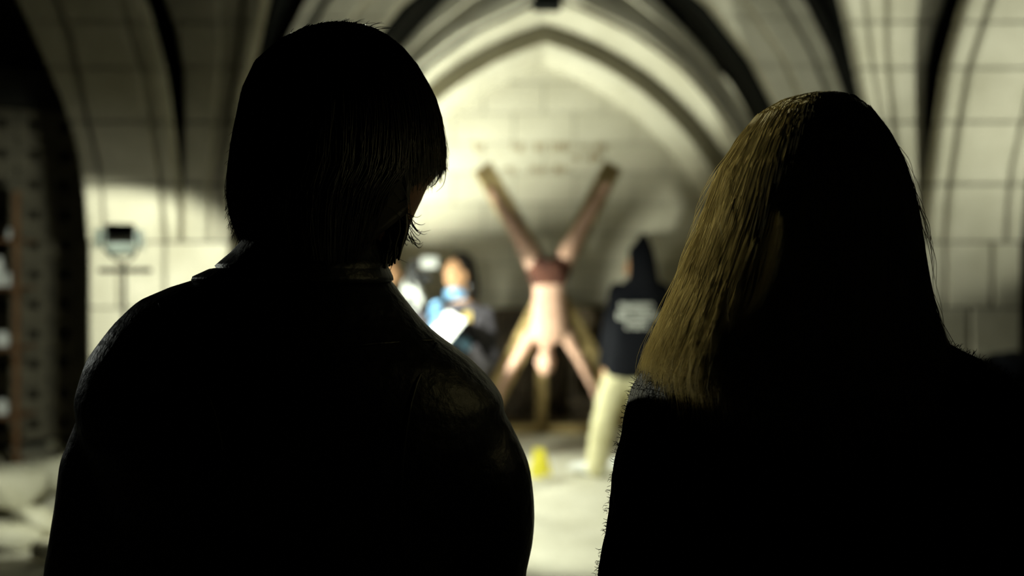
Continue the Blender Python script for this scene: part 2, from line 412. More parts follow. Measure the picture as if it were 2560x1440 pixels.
# ------------------------------------------------------------------ work lamps on stands
def work_lamp(head, aim, power, label, flaps, cone=150, size=(.16, .12, .09), stand=True, radius=.03, blend=.25, pole_x=0., bar=True, fl_len=.14, flap_mat='flap', tw=.95):
    """head: centre of the lamp glass; flaps: dict side -> opening angle in degrees (0 = straight ahead along the beam)"""
    head, aim = Vector(head), Vector(aim); f = (aim - head).normalized()
    r_ = f.cross(Vector((0, 0, 1))).normalized(); u_ = r_.cross(f)
    Q = Matrix((r_, f, u_)).transposed()
    root = empty('work_lamp', (head.x + pole_x, head.y, 0)); tag(root, label, 'lamp', 'work lamps on stands')
    w_, h_, d_ = size
    def P(x, y, z): return head + Q @ Vector((x, y, z))
    bm = bmesh.new()
    A = [bm.verts.new(P(x * w_ / 2, .0, z * h_ / 2)) for x, z in ((-1, -1), (1, -1), (1, 1), (-1, 1))]
    B = [bm.verts.new(P(x * w_ * (.5 if z > 0 else .38), -d_, z * h_ * .42)) for x, z in ((-1, -1), (1, -1), (1, 1), (-1, 1))]
    for j in range(4): bm.faces.new((A[j], A[(j + 1) % 4], B[(j + 1) % 4], B[j]))
    bm.faces.new(B)
    I = [bm.verts.new(P(x * w_ * .46, -.03, z * h_ * .46)) for x, z in ((-1, -1), (1, -1), (1, 1), (-1, 1))]
    for j in range(4): bm.faces.new((A[j], A[(j + 1) % 4], I[(j + 1) % 4], I[j]))
    bm.faces.new(I)
    hs = obj('housing', bm, M['lamp_black'], root)
    g = bmesh.new(); g.faces.new([g.verts.new(P(x * w_ * .44, -.025, z * h_ * .44)) for x, z in ((-1, -1), (1, -1), (1, 1), (-1, 1))])
    obj('lamp_glass', g, M['glass_lit'], hs)
    for k, ang in flaps.items():
        a = R(ang); c, s = math.cos(a) * fl_len, math.sin(a) * fl_len
        if k in 'LR':
            sx = -1 if k == 'L' else 1; x0 = sx * w_ / 2
            quad = [P(x0, .0, -h_ * .5), P(x0, .0, h_ * .5), P(x0 + sx * s, c, h_ * .75), P(x0 + sx * s, c, -h_ * .75)]; off = Q @ Vector((sx * .004, 0, 0))
        else:
            sz = 1 if k == 'T' else -1; z0 = sz * h_ / 2
            quad = [P(-w_ * .5, .0, z0), P(w_ * .5, .0, z0), P(w_ * 2.4, c, z0 + sz * s), P(-w_ * 2.4, c, z0 + sz * s)] if k in 'tb' else [P(-w_ * .5, .0, z0), P(w_ * .5, .0, z0), P(w_ * tw, c, z0 + sz * s), P(-w_ * tw, c, z0 + sz * s)]
            off = Q @ Vector((0, 0, sz * .004))
        bm = bmesh.new(); a1 = [bm.verts.new(q) for q in quad]; b1 = [bm.verts.new(q + off) for q in quad]
        for j in range(4): bm.faces.new((a1[j], a1[(j + 1) % 4], b1[(j + 1) % 4], b1[j]))
        bm.faces.new(a1); bm.faces.new(b1[::-1])
        obj('barn_door', bm, M[flap_mat], hs)
    # yoke, cross bar, pole, tripod
    x, y, z = head - f * .05; x += pole_x
    if stand:
        zb = head.z - .175; zh = min(.68, zb - .06)
        y0 = y
        bm = bmesh.new()
        tube(bm, [P(-w_ * .56, -.045, 0), P(-w_ * .58, -.05, -.10), (x, y0, zb + .035), P(w_ * .58, -.05, -.10), P(w_ * .56, -.045, 0)], .006, 8, 2)
        obj('yoke', bm, M['black_metal'], root)
        if bar:
            bm = bmesh.new(); tube(bm, [(x - .12, y0, zb), (x, y0, zb), (x + .13, y0, zb)], .012, 8, 1); obj('cross_bar', bm, M['black_metal'], root)
        bm = bmesh.new(); tube(bm, [(x, y0, zb + .04), (x, y0, zh), (x, y0, .12)], [.009, .012, .015], 10, 1); obj('pole', bm, M['black_metal'], root)
        bm = bmesh.new(); tube(bm, [(x, y0, zh + .02), (x, y0, zh - .04)], .024, 10, 1); obj('collar', bm, M['black_metal'], root)
        for k in range(3):
            t = R(90 + 120 * k); e = Vector((x + .38 * math.cos(t), y0 + .38 * math.sin(t), .012))
            bm = bmesh.new(); tube(bm, [(x, y0, zh - .02), (x + .2 * math.cos(t), y0 + .2 * math.sin(t), zh * .5), e], .009, 8, 1); obj('leg', bm, M['black_metal'], root)
    L = bpy.data.lights.new('lamp_light', 'SPOT'); L.energy = power; L.color = LIGHT; L.spot_size = R(cone); L.spot_blend = blend; L.shadow_soft_size = radius
    lo = bpy.data.objects.new('lamp_light', L); link(lo, root); lo.matrix_parent_inverse = Matrix.Translation(root.location).inverted()
    lo.location = head + f * .012; lo.rotation_euler = f.to_track_quat('-Z', 'Y').to_euler()
    return root
# lamp in view in front of the left pier, turned to the wall and down
work_lamp(at(300, 590, 5.9), at(300, 590, 5.9) + Vector((-.48, 1.3, -.80)), P_PIER, 'small black work lamp on a thin stand lighting the left pier', {'B': 50, 'L': 55, 'R': 45}, cone=98, pole_x=.02, blend=.3, tw=.5, size=(.142, .085, .06), fl_len=.06, flap_mat='frost')
# lamp beside the end wall, behind the man in the leather jacket
work_lamp(at(965, 775, 10.25), (.0, 11.9, 3.35), P_WALL, 'work lamp by the end wall hidden behind the man, washing the arch', {'B': -8, 'L': 30, 'R': 40}, cone=80, radius=.03, tw=2.2, blend=.35)
# key lamp on the timber frame
work_lamp(at(985, 850, 9.4), (.36, 10.17, 1.06), P_KEY, 'low work lamp hidden behind the photographer, lighting the timber frame', {'T': 30, 'L': 40, 'R': 60}, cone=48, radius=.04, size=(.20, .14, .10), blend=.4)
# lamp on the two technicians and the open floor
work_lamp(at(800, 640, 6.3), (.1, 7.4, .55), P_FLOOR, 'work lamp hidden behind the man, lighting the open floor', {'T': 8, 'L': 40, 'R': 60}, cone=112, radius=.03, blend=.4, tw=2.2)
# unseen fill lamp, added to brighten the marker, cream trousers and floor
work_lamp((-.82, 8.72, 1.12), (.55, 8.4, .1), P_LOW, 'added fill lamp, hidden behind the photographer and skimming the floor', {'L': 40, 'R': 60}, cone=84, radius=.03, blend=.4)
# lamp beyond the right edge, tilted up to the vault
work_lamp((3.55, 4.75, 1.25), (2.05, 7.6, 3.22), P_RIGHT, 'work lamp outside the right edge, tilted up to the vault', {'B': -4, 'L': 40, 'R': 30}, cone=70, radius=.04, tw=2.2)
# unseen up-light, added behind the blond woman to brighten the vault arches
work_lamp((1.35, 4.5, 1.15), (.55, 8.5, 4.1), P_UP, 'added up-light hidden behind the blond person, brightening the crown of the vault', {'B': -5, 'L': 40, 'R': 40}, cone=62, radius=.04, tw=2.2, blend=.35)
# narrow unseen spot, added in the left aisle to light the blond hair
work_lamp((-3.9, 4.75, 2.15), (.26, 1.17, 1.60), P_HAIR, 'added narrow lamp in the left aisle, aimed at the blond hair', {'T': 20, 'B': 40, 'L': 30, 'R': 30}, cone=7.0, radius=.05, blend=.6)

# ------------------------------------------------------------------ timber X frame, screen, platform
YX = 10.4
def beam(p, q, wd, dp, name, parent, m='wood'):
    p, q = Vector(p), Vector(q); d = (q - p); L = d.length; d.normalize()
    y = Vector((0, 1, 0)); y = (y - d * y.dot(d)).normalized(); x = y.cross(d)
    return obj(name, new_box((p + q) / 2, (wd, dp, L), Matrix((x, y, d)).transposed(), bev=.008), M[m], parent)
fx = empty('timber_frame', (px(1370, YX), YX, 0)); tag(fx, 'tall X-shaped frame of weathered timber beams with a short central post', 'frame')
fl_v = HORIZON + EYE * FPX / YX
beam(at(1206, 418, YX), at(1590, fl_v - 3, YX), .18, .12, 'diagonal_beam', fx)
beam(at(1536, 410, YX + .0), at(1188, fl_v - 3, YX), .18, .12, 'diagonal_beam', fx).location.y += .13
beam(at(1357, 700, YX + .28), at(1353, HORIZON + EYE * FPX / (YX + .28) - 14, YX + .28), .10, .10, 'post', fx)
beam((px(1353, YX) - .48, YX + .28, .03), (px(1353, YX) + .48, YX + .28, .03), .09, .06, 'foot_beam', fx)
scr = empty('wooden_screen', (.25, 11.45, 0)); tag(scr, 'low dark plank screen standing against the end wall', 'screen')
obj('rail', new_box((.25, 11.43, 1.075), (3.3, .14, .07), bev=.01), M['darkwood'], scr)
obj('rail', new_box((.25, 11.43, .80), (3.3, .10, .06), bev=.01), M['darkwood'], scr)
obj('rail', new_box((.25, 11.43, .19), (3.3, .10, .10), bev=.01), M['darkwood'], scr)
for i in range(17):
    obj('plank', new_box((.25 - 1.56 + i * .195, 11.47 + random.uniform(-.006, .006), .562), (.182, .03, 1.0), bev=.004), M['darkwood'], scr)
dais = empty('platform', (.3, 11.2, 0)); tag(dais, 'low dark plank platform at the foot of the end wall', 'platform')
for i in range(5):
    obj('plank', new_box((.3, 11.06 + i * .155, .03), (3.6, .148, .06), bev=.006), M['darkwood'], dais)

# ------------------------------------------------------------------ people: shared pieces
def head_mesh(bm, c, yaw=0., pitch=0., roll=0., s=1., ears=True):
    """head with brow, eye sockets, nose, lips, chin, jaw and ears; faces +Y before rotation; c = centre"""
    Q = Matrix.Translation(Vector(c)) @ Matrix.Rotation(yaw, 4, 'Z') @ Matrix.Rotation(roll, 4, 'Y') @ Matrix.Rotation(pitch, 4, 'X')
    r = bmesh.ops.create_uvsphere(bm, u_segments=36, v_segments=28, radius=1)
    G = lambda d2, k: math.exp(-d2 / k)
    for v in r['verts']:
        x, y, z = v.co
        X, Y, Z = x * .074, y * .096, z * .115
        if Z < 0:
            t = -Z / .115; X *= 1 - .30 * t * t
            if Y < 0: Y *= 1 - .42 * t
            else: Y *= 1 + .02 * t
        else: Y *= 1 + .04 * (Y < 0)
        if y > 0:
            Y += .030 * G((X / .013) ** 2 + ((Z + .022) / .018) ** 2, 1) + .014 * G((X / .010) ** 2 + ((Z - .002) / .022) ** 2, 1)
            for sx in (-1, 1): Y -= .012 * G(((X - sx * .031) / .015) ** 2 + ((Z - .008) / .011) ** 2, 1)
            Y += .006 * G((X / .045) ** 2 + ((Z - .03) / .010) ** 2, 1)
            Y += .007 * G((X / .022) ** 2 + ((Z + .058) / .010) ** 2, 1) - .004 * G((X / .024) ** 2 + ((Z + .060) / .003) ** 2, 1)
            Y += .010 * G((X / .020) ** 2 + ((Z + .095) / .016) ** 2, 1)
        v.co = Q @ (Vector((X, Y, Z)) * s)
    if ears:
        for sx in (-1, 1):
            ellipsoid(bm, Q @ (Vector((sx * .076, -.008, -.008)) * s), (.010 * s, .018 * s, .030 * s), (Q.to_3x3() @ Matrix.Rotation(R(12), 3, 'X')), 12, 8)
    return Q
def hand_mesh(bm, wrist, d, nrm, side, curl=25, s=1.):
    """palm, four unequal bent fingers, thumb leaving the side of the palm. d: direction of the fingers, nrm: palm side"""
    d = Vector(d).normalized(); nrm = Vector(nrm); nrm = (nrm - d * nrm.dot(d)).normalized(); x = d.cross(nrm) * side
    w_ = Vector(wrist)
    for k in range(4):
        o = (k - 1.5) * .019 * s
        tube(bm, [w_ + x * o * .55 - d * .01, w_ + d * .045 * s + x * o * .9, w_ + d * .088 * s + x * o], [.014 * s, .014 * s, .0125 * s], 8, 2)
    ln = [.068, .078, .073, .056]
    for k in range(4):
        p = w_ + d * .088 * s + x * ((k - 1.5) * .020 * s); a = R(curl * .5); pts = [p]
        for f in (.45, .30, .25):
            dd = d * math.cos(a) + nrm * math.sin(a); p = p + dd * ln[k] * f * s * 1.15; pts.append(p); a += R(curl)
        tube(bm, pts, [.0098 * s, .0092 * s, .0085 * s, .0072 * s], 8, 2)
    b = w_ + d * .025 * s - x * .024 * s
    tube(bm, [b, b + (d * .6 - x * .75 + nrm * .3).normalized() * .038 * s, b + (d * .6 - x * .75 + nrm * .3).normalized() * .038 * s + (d * .9 - x * .25 + nrm * .45).normalized() * .052 * s], [.014 * s, .0115 * s, .0085 * s], 8, 2)
def foot(bm, ankle, toe_dir, L=.24, r=.045, zf=None):
    a = Vector(ankle); t = Vector(toe_dir).normalized(); z = a.z - .07 if zf is None else zf
    g = Vector((a.x, a.y, z))
    tube(bm, [g - t * .055 + Vector((0, 0, .04)), g + t * .03 + Vector((0, 0, .045)), g + t * (L - .10) + Vector((0, 0, .035)), g + t * (L - .06) + Vector((0, 0, .028))], [.038, r, .040, .027], 12, 3)
    tube(bm, [a + Vector((0, 0, .02)), g + t * .0 + Vector((0, 0, .045))], [.040, .042], 10, 1)

# ------------------------------------------------------------------ figure on the frame
def hung_figure():
    y = YX - .20
    P = lambda u, v, dy=0.: at(u, v, y + dy)
    bm = bmesh.new()
    # trunk (upside down): pelvis, waist, ribs, shoulders
    rows = []
    for v, ul, ur, hd in ((652, 1347, 1397, .09), (672, 1332, 1412, .105), (700, 1331, 1413, .105), (735, 1334, 1410, .092), (770, 1331, 1414, .10), (805, 1327, 1419, .11), (832, 1324, 1421, .105), (850, 1330, 1415, .085), (862, 1348, 1386, .06)):
        rows.append((px((ul + ur) / 2, y), y, pz(v, y), px(ur, y) - px((ul + ur) / 2, y), hd, 2.4))
    loft(bm, rows[::-1], 28)
    tube(bm, [P(1368, 850), P(1366, 872), P(1365, 885)], [.058, .052, .055], 12, 2)
    head_mesh(bm, P(1364, 906, -.02), yaw=R(180 + 12), pitch=R(10), roll=R(180), s=1.03)
    for sh, el, wr, sx in (((1326, 842), (1283, 912), (1250, 980), -1), ((1417, 842), (1452, 905), (1483, 968), 1)):
        tube(bm, [P(*sh), P(*[(a + b) / 2 for a, b in zip(sh, el)]), P(*el), P(*[(a * .6 + b * .4) for a, b in zip(el, wr)]), P(*wr)], [.062, .050, .042, .041, .029], 12, 3)
        ellipsoid(bm, P(*sh), (.068, .06, .068))
        dv = (P(*wr) - P(*el)).normalized()
        hand_mesh(bm, P(*wr), dv, (0, -1, 0), sx, 30)
    for hp, kn, an, sx in (((1343, 668), (1290, 578), (1240, 494), -1), ((1401, 668), (1449, 576), (1499, 490), 1)):
        mid = [(a + b) / 2 for a, b in zip(hp, kn)]; cal = [a * .65 + b * .35 for a, b in zip(kn, an)]
        tube(bm, [P(*hp), P(*mid), P(*kn, .03), P(*cal, .05), P(*an, .07)], [.092, .080, .056, .054, .036], 14, 3)
        a = P(*an, .07); dv = (P(*an, .07) - P(*kn, .03)).normalized()
        tube(bm, [a, a + dv * .06 + Vector((0, -.03, 0)), a + dv * .10 + Vector((0, -.10, 0)), a + dv * .11 + Vector((0, -.16, 0))], [.038, .042, .038, .026], 10, 2)
    me = fuse(bm, .009, 5)
    o = obj('person', me, M['skin'], None, smooth=True)
    tag(o, 'bare-chested person hanging upside down on the X-shaped timber frame', 'person')
    # cloth wound round the hips
    bm = bmesh.new(); rows = []
    for v, ul, ur, hd in ((648, 1340, 1404, .10), (660, 1322, 1422, .128), (680, 1322, 1423, .130), (698, 1325, 1420, .126), (712, 1328, 1417, .112)):
        rows.append((px((ul + ur) / 2, y), y, pz(v, y), px(ur, y) - px((ul + ur) / 2, y), hd, 2.4))
    loft(bm, rows[::-1], 30)
    for hp, kn in (((1345, 672), (1338, 656)), ((1399, 672), (1406, 656))):
        tube(bm, [P(*hp), P(*kn)], [.106, .094], 14, 1)
    me = fuse(bm, .011, 3)
    ripple(me, lambda p: (.010 * noise.noise(p * 11)))
    c = obj('hip_cloth', me, M['cloth_red'], o, smooth=True); c['label'] = 'crumpled red-brown cloth wound around the hips'
    return o
hung_figure()

# ------------------------------------------------------------------ technician with the printed jacket
def technician_back():
    Y = 8.5; y = Y
    P = lambda u, v, dy=0.: at(u, v, Y + dy)
    b = bmesh.new()
    head_mesh(b, P(1596, 668), yaw=R(62), pitch=R(-6))
    tube(b, [P(1598, 690, -.01), P(1600, 730)], [.055, .06], 12, 1)
    loft(b, [(px(1585, y), y, pz(935, y), .15, .10, 2.4), (px(1592, y), y, pz(820, y), .14, .09, 2.4), (px(1598, y), y, pz(750, y), .16, .09, 2.4), (px(1600, y), y, pz(715, y), .08, .06, 2.2)], 20)
    for pts in ([(1556, 915, 0), (1516, 1040, -.06), (1490, 1165, .0)], [(1604, 915, 0), (1592, 1040, .0), (1572, 1165, .12)]):
        tube(b, [P(*q) for q in pts], [.085, .055, .04], 12, 3)
    hl = P(1512, 915, .10); hr = P(1672, 905, .1)
    tube(b, [P(1545, 735), P(1524, 825, .02), hl], [.05, .042, .03], 10, 3); hand_mesh(b, hl, (-.1, .2, -1), (1, .2, 0), 1, 25)
    tube(b, [P(1652, 735), P(1668, 825, .02), hr], [.05, .042, .03], 10, 3); hand_mesh(b, hr, (0, .2, -1), (-1, .2, 0), -1, 25)
    o = obj('person', fuse(b, .008, 3), M['skin_warm'], None, smooth=True)
    tag(o, 'person in a dark hooded jacket with white back print and cream trousers', 'person')
    # jacket
    b = bmesh.new()
    rr = []
    for v, ul, ur, hd in ((942, 1512, 1672, .15), (900, 1514, 1672, .16), (850, 1520, 1668, .155), (790, 1526, 1664, .15), (745, 1530, 1664, .135), (718, 1548, 1655, .11), (700, 1570, 1638, .08)):
        rr.append((px((ul + ur) / 2, y), y, pz(v, y), px(ur, y) - px((ul + ur) / 2, y), hd, 2.6))
    loft(b, rr, 28)
    tube(b, [P(1546, 730), P(1528, 810, .03), P(1520, 870, .06), P(1512, 906, .09)], [.075, .066, .06, .052], 14, 3)
    tube(b, [P(1652, 730), P(1668, 815, .03), P(1672, 895, .09)], [.075, .066, .052], 14, 3)
    me = fuse(b, .010, 4)
    ripple(me, lambda p: (.006 * noise.noise(p * Vector((9, 9, 5)))))
    jk = obj('jacket', me, M['navy'], o, smooth=True)
    # hood up, ending in a soft point
    b = bmesh.new()
    loft(b, [(px(1606, y), y - .01, pz(735, y), .155, .12, 2.2), (px(1604, y), y - .015, pz(712, y), .135, .115, 2.2), (px(1604, y), y - .02, pz(680, y), .115, .125, 2.2), (px(1602, y), y - .02, pz(650, y), .108, .13, 2.2), (px(1602, y), y - .02, pz(622, y), .088, .11, 2.2), (px(1606, y), y - .02, pz(604, y), .055, .07, 2), (px(1608, y), y - .02, pz(590, y), .030, .04, 2), (px(1608, y), y - .02, pz(582, y), .014, .02, 2)], 24)
    me = fuse(b, .009, 3)
    for v in me.vertices:                                   # face opening on the left
        dx = v.co.x - px(1572, y)
        if dx < 0 and v.co.z > pz(700, y) and v.co.z < pz(628, y): v.co.x -= dx * 1.0
    obj('hood', me, M['navy'], o, smooth=True)['label'] = 'dark hood drawn up to a soft point'
    # print on the back: three rows of worn marks
    bv = BVHTree.FromPolygons([v.co.copy() for v in jk.data.vertices], [tuple(p.vertices) for p in jk.data.polygons])
    rnd = random.Random(3); b = bmesh.new()
    for v0, v1, ul, ur in ((757, 774, 1546, 1626), (779, 796, 1540, 1642), (801, 819, 1560, 1616)):
        u = ul
        while u < ur - 4:
            wd = rnd.uniform(5.5, 8.5)
            for (a, c, d, e) in ([(0, .3, 0, 1), (.3, 1, .75, 1), (.3, .9, .4, .6)], [(0, .3, 0, 1), (.7, 1, 0, 1), (.3, .7, 0, .25)], [(0, 1, 0, .25), (.35, .65, .25, 1)], [(0, .3, 0, 1), (.3, 1, .75, 1), (.3, 1, 0, .25), (.7, 1, .25, .75)])[rnd.randrange(4)]:
                vs = []
                for uu, vv in ((u + a * wd, v0 + d * (v1 - v0)), (u + c * wd, v0 + d * (v1 - v0)), (u + c * wd, v0 + e * (v1 - v0)), (u + a * wd, v0 + e * (v1 - v0))):
                    q = at(uu, vv, Y); h = bv.ray_cast(Vector((q.x, Y - 1, q.z)), Vector((0, 1, 0)))
                    vs.append(b.verts.new((h[0] if h[0] else q) - Vector((0, .004, 0))))
                b.faces.new(vs)
            u += wd + 2.4
    obj('back_print', b, M['print'], jk)['label'] = 'three rows of worn white lettering'
    # trousers
    b = bmesh.new()
    loft(b, [(px(1580, y), y, pz(975, y), .155, .12, 2.3), (px(1582, y), y, pz(935, y), .17, .125, 2.3), (px(1584, y), y, pz(900, y), .16, .12, 2.3)], 20)
    tube(b, [P(1556, 925, -.01), P(1530, 985, -.04), P(1512, 1045, -.05), P(1498, 1110, -.02), P(1492, 1166, .0)], [.115, .105, .090, .082, .082], 16, 3)
    tube(b, [P(1606, 925), P(1598, 1040, .02), P(1574, 1155, .12)], [.115, .09, .08], 16, 3)
    me = fuse(b, .010, 3)
    ripple(me, lambda p: (.010 * noise.noise(p * Vector((8, 8, 14)))))
    obj('trousers', me, M['cream'], o, smooth=True)
    for an, t in ((P(1491, 1165), (-.75, .45, 0)), (P(1572, 1165, .12), (-.5, .8, 0))):
        b = bmesh.new(); foot(b, an, t, .27, .055, zf=.005); obj('overshoe', fuse(b, .009, 3), M['white'], o, smooth=True)
    return o
technician_back()

# ------------------------------------------------------------------ technician with mask and gloves
def technician_front():
    Y = 7.6; y = Y
    P = lambda u, v, dy=0.: at(u, v, Y + dy)
    cx = 1160
    b = bmesh.new()
    Q = head_mesh(b, P(1142, 688, -.02), yaw=R(140), pitch=R(-14), s=.98)
    tube(b, [P(1148, 715), P(1156, 755)], [.05, .06], 12, 1)
    loft(b, [(px(cx, y), y, pz(1000, y), .15, .10, 2.4), (px(cx, y), y, pz(880, y), .13, .09, 2.4), (px(cx, y), y, pz(790, y), .16, .09, 2.4), (px(cx, y), y, pz(755, y), .08, .06, 2.2)], 20)
    for sx in (-1, 1):
        tube(b, [(px(cx, y) + sx * .09, y, pz(985, y)), (px(cx, y) + sx * .10, y - .02, .48), (px(cx, y) + sx * .10, y + .02, .09)], [.085, .055, .04], 12, 3)
    o = obj('person', fuse(b, .008, 3), M['skin_warm'], None, smooth=True)
    tag(o, 'dark-haired person with blue face mask under the chin and blue gloves holding white paper', 'person')
    for sx in (-1, 1):
        b = bmesh.new(); ellipsoid(b, Q @ (Vector((sx * .031, .084, .008)) * .98), (.009, .009, .007)); obj('eye', b, M['eye'], o, smooth=True)
    # hair
    b = bmesh.new(); c = P(1150, 676, .015)
    ellipsoid(b, c + Vector((.008, .01, .02)), (.094, .105, .105), None, 24, 16)
    tube(b, [c + Vector((.04, .05, 0)), P(1176, 720, .05), P(1178, 755, .05)], [.07, .06, .045], 12, 3)
    me = fuse(b, .009, 3)
    f = (Q.to_3x3() @ Vector((0, 1, 0))).normalized(); hc = Q @ Vector((0, 0, 0)); upv = (Q.to_3x3() @ Vector((0, 0, 1))).normalized()
    for v in me.vertices:
        d = v.co - hc; t = d.dot(f)
        if t > .045 and d.dot(upv) < .075: v.co -= f * (t - .045)
    ripple(me, lambda p: .004 * noise.noise(p * 40))
    obj('hair', me, M['hair_black'], o, smooth=True)
    # mask pulled under the chin
    b = bmesh.new(); mc = Q @ Vector((0, .055, -.105))
    ellipsoid(b, mc, (.068, .060, .042), Q.to_3x3(), 18, 12); ellipsoid(b, mc + Vector((.05, .01, -.015)), (.042, .05, .035), None, 14, 10)
    obj('face_mask', fuse(b, .008, 3), M['blue'], o, smooth=True)['label'] = 'light blue mask pulled down under the chin'
    # jacket
    b = bmesh.new(); rr = []
    for v, ul, ur, hd in ((1010, 1095, 1222, .14), (920, 1098, 1222, .14), (850, 1100, 1220, .14), (800, 1098, 1224, .135), (775, 1108, 1216, .11), (755, 1130, 1186, .075)):
        rr.append((px((ul + ur) / 2, y), y, pz(v, y), px(ur, y) - px((ul + ur) / 2, y), hd, 2.5))
    loft(b, rr, 26)
    wl, wr = P(1096, 800, -.26), P(1160, 852, -.24)
    tube(b, [P(1112, 790), P(1090, 850, -.05), P(1082, 860, -.12), wl + Vector((-.01, .04, -.03))], [.07, .062, .056, .046], 14, 3)
    tube(b, [P(1212, 790), P(1226, 880, -.02), P(1215, 905, -.08), wr + Vector((.05, .05, -.05))], [.07, .062, .058, .046], 14, 3)
    me = fuse(b, .010, 4)
    ripple(me, lambda p: (.006 * noise.noise(p * Vector((9, 9, 5)))))
    jk = obj('jacket', me, M['grey_cloth'], o, smooth=True)
    obj('badge', new_box(P(1168, 792, -.15), (.055, .008, .07), bev=.004), M['badge'], jk)['label'] = 'small ochre badge on the chest'
    for wv, d, s_ in ((wl, (-.1, -.3, .55), 1), (wr, (-.75, -.25, .15), -1)):
        b = bmesh.new(); tube(b, [wv + Vector((.02 * -s_, .03, -.03)), wv], [.036, .033], 12, 1); hand_mesh(b, wv, d, (.3 * s_, -.2, -.4), s_, 35, 1.05)
        obj('glove', fuse(b, .006, 2), M['blue'], o, smooth=True)
    b = bmesh.new()
    loft(b, [(px(cx, y), y, pz(1040, y), .15, .12, 2.3), (px(cx, y), y, pz(990, y), .16, .12, 2.3)], 20)
    for sx in (-1, 1):
        tube(b, [(px(cx, y) + sx * .085, y, pz(1010, y)), (px(cx, y) + sx * .10, y - .02, .48), (px(cx, y) + sx * .10, y + .02, .09)], [.105, .08, .07], 14, 3)
    obj('trousers', fuse(b, .011, 3), M['denim'], o, smooth=True)
    for sx in (-1, 1):
        b = bmesh.new(); foot(b, (px(cx, y) + sx * .10, y + .02, .085), (sx * .3 - .3, -.8, 0), .26, .048, zf=.005); obj('shoe', fuse(b, .009, 3), M['shoe'], o, smooth=True)
    # sheet of paper held in the hands: top level thing
    pc = P(1115, 822, -.33); rot = Matrix.Rotation(R(-28), 3, 'Z') @ Matrix.Rotation(R(-38), 3, 'X') @ Matrix.Rotation(R(22), 3, 'Y')
    bm = bmesh.new()
    for i in range(9):
        pass
    box(bm, (0, 0, 0), (.165, .004, .225))
    bmesh.ops.subdivide_edges(bm, edges=bm.edges[:], cuts=5, use_grid_fill=True)
    for v in bm.verts: v.co.y += .010 * math.sin(v.co.x * 18 + 1) ; v.co = pc + rot @ v.co
    p = obj('paper_sheet', bm, M['paper'], None, smooth=False); tag(p, 'bright white sheet held in the blue gloves', 'paper')
    return o
technician_front()

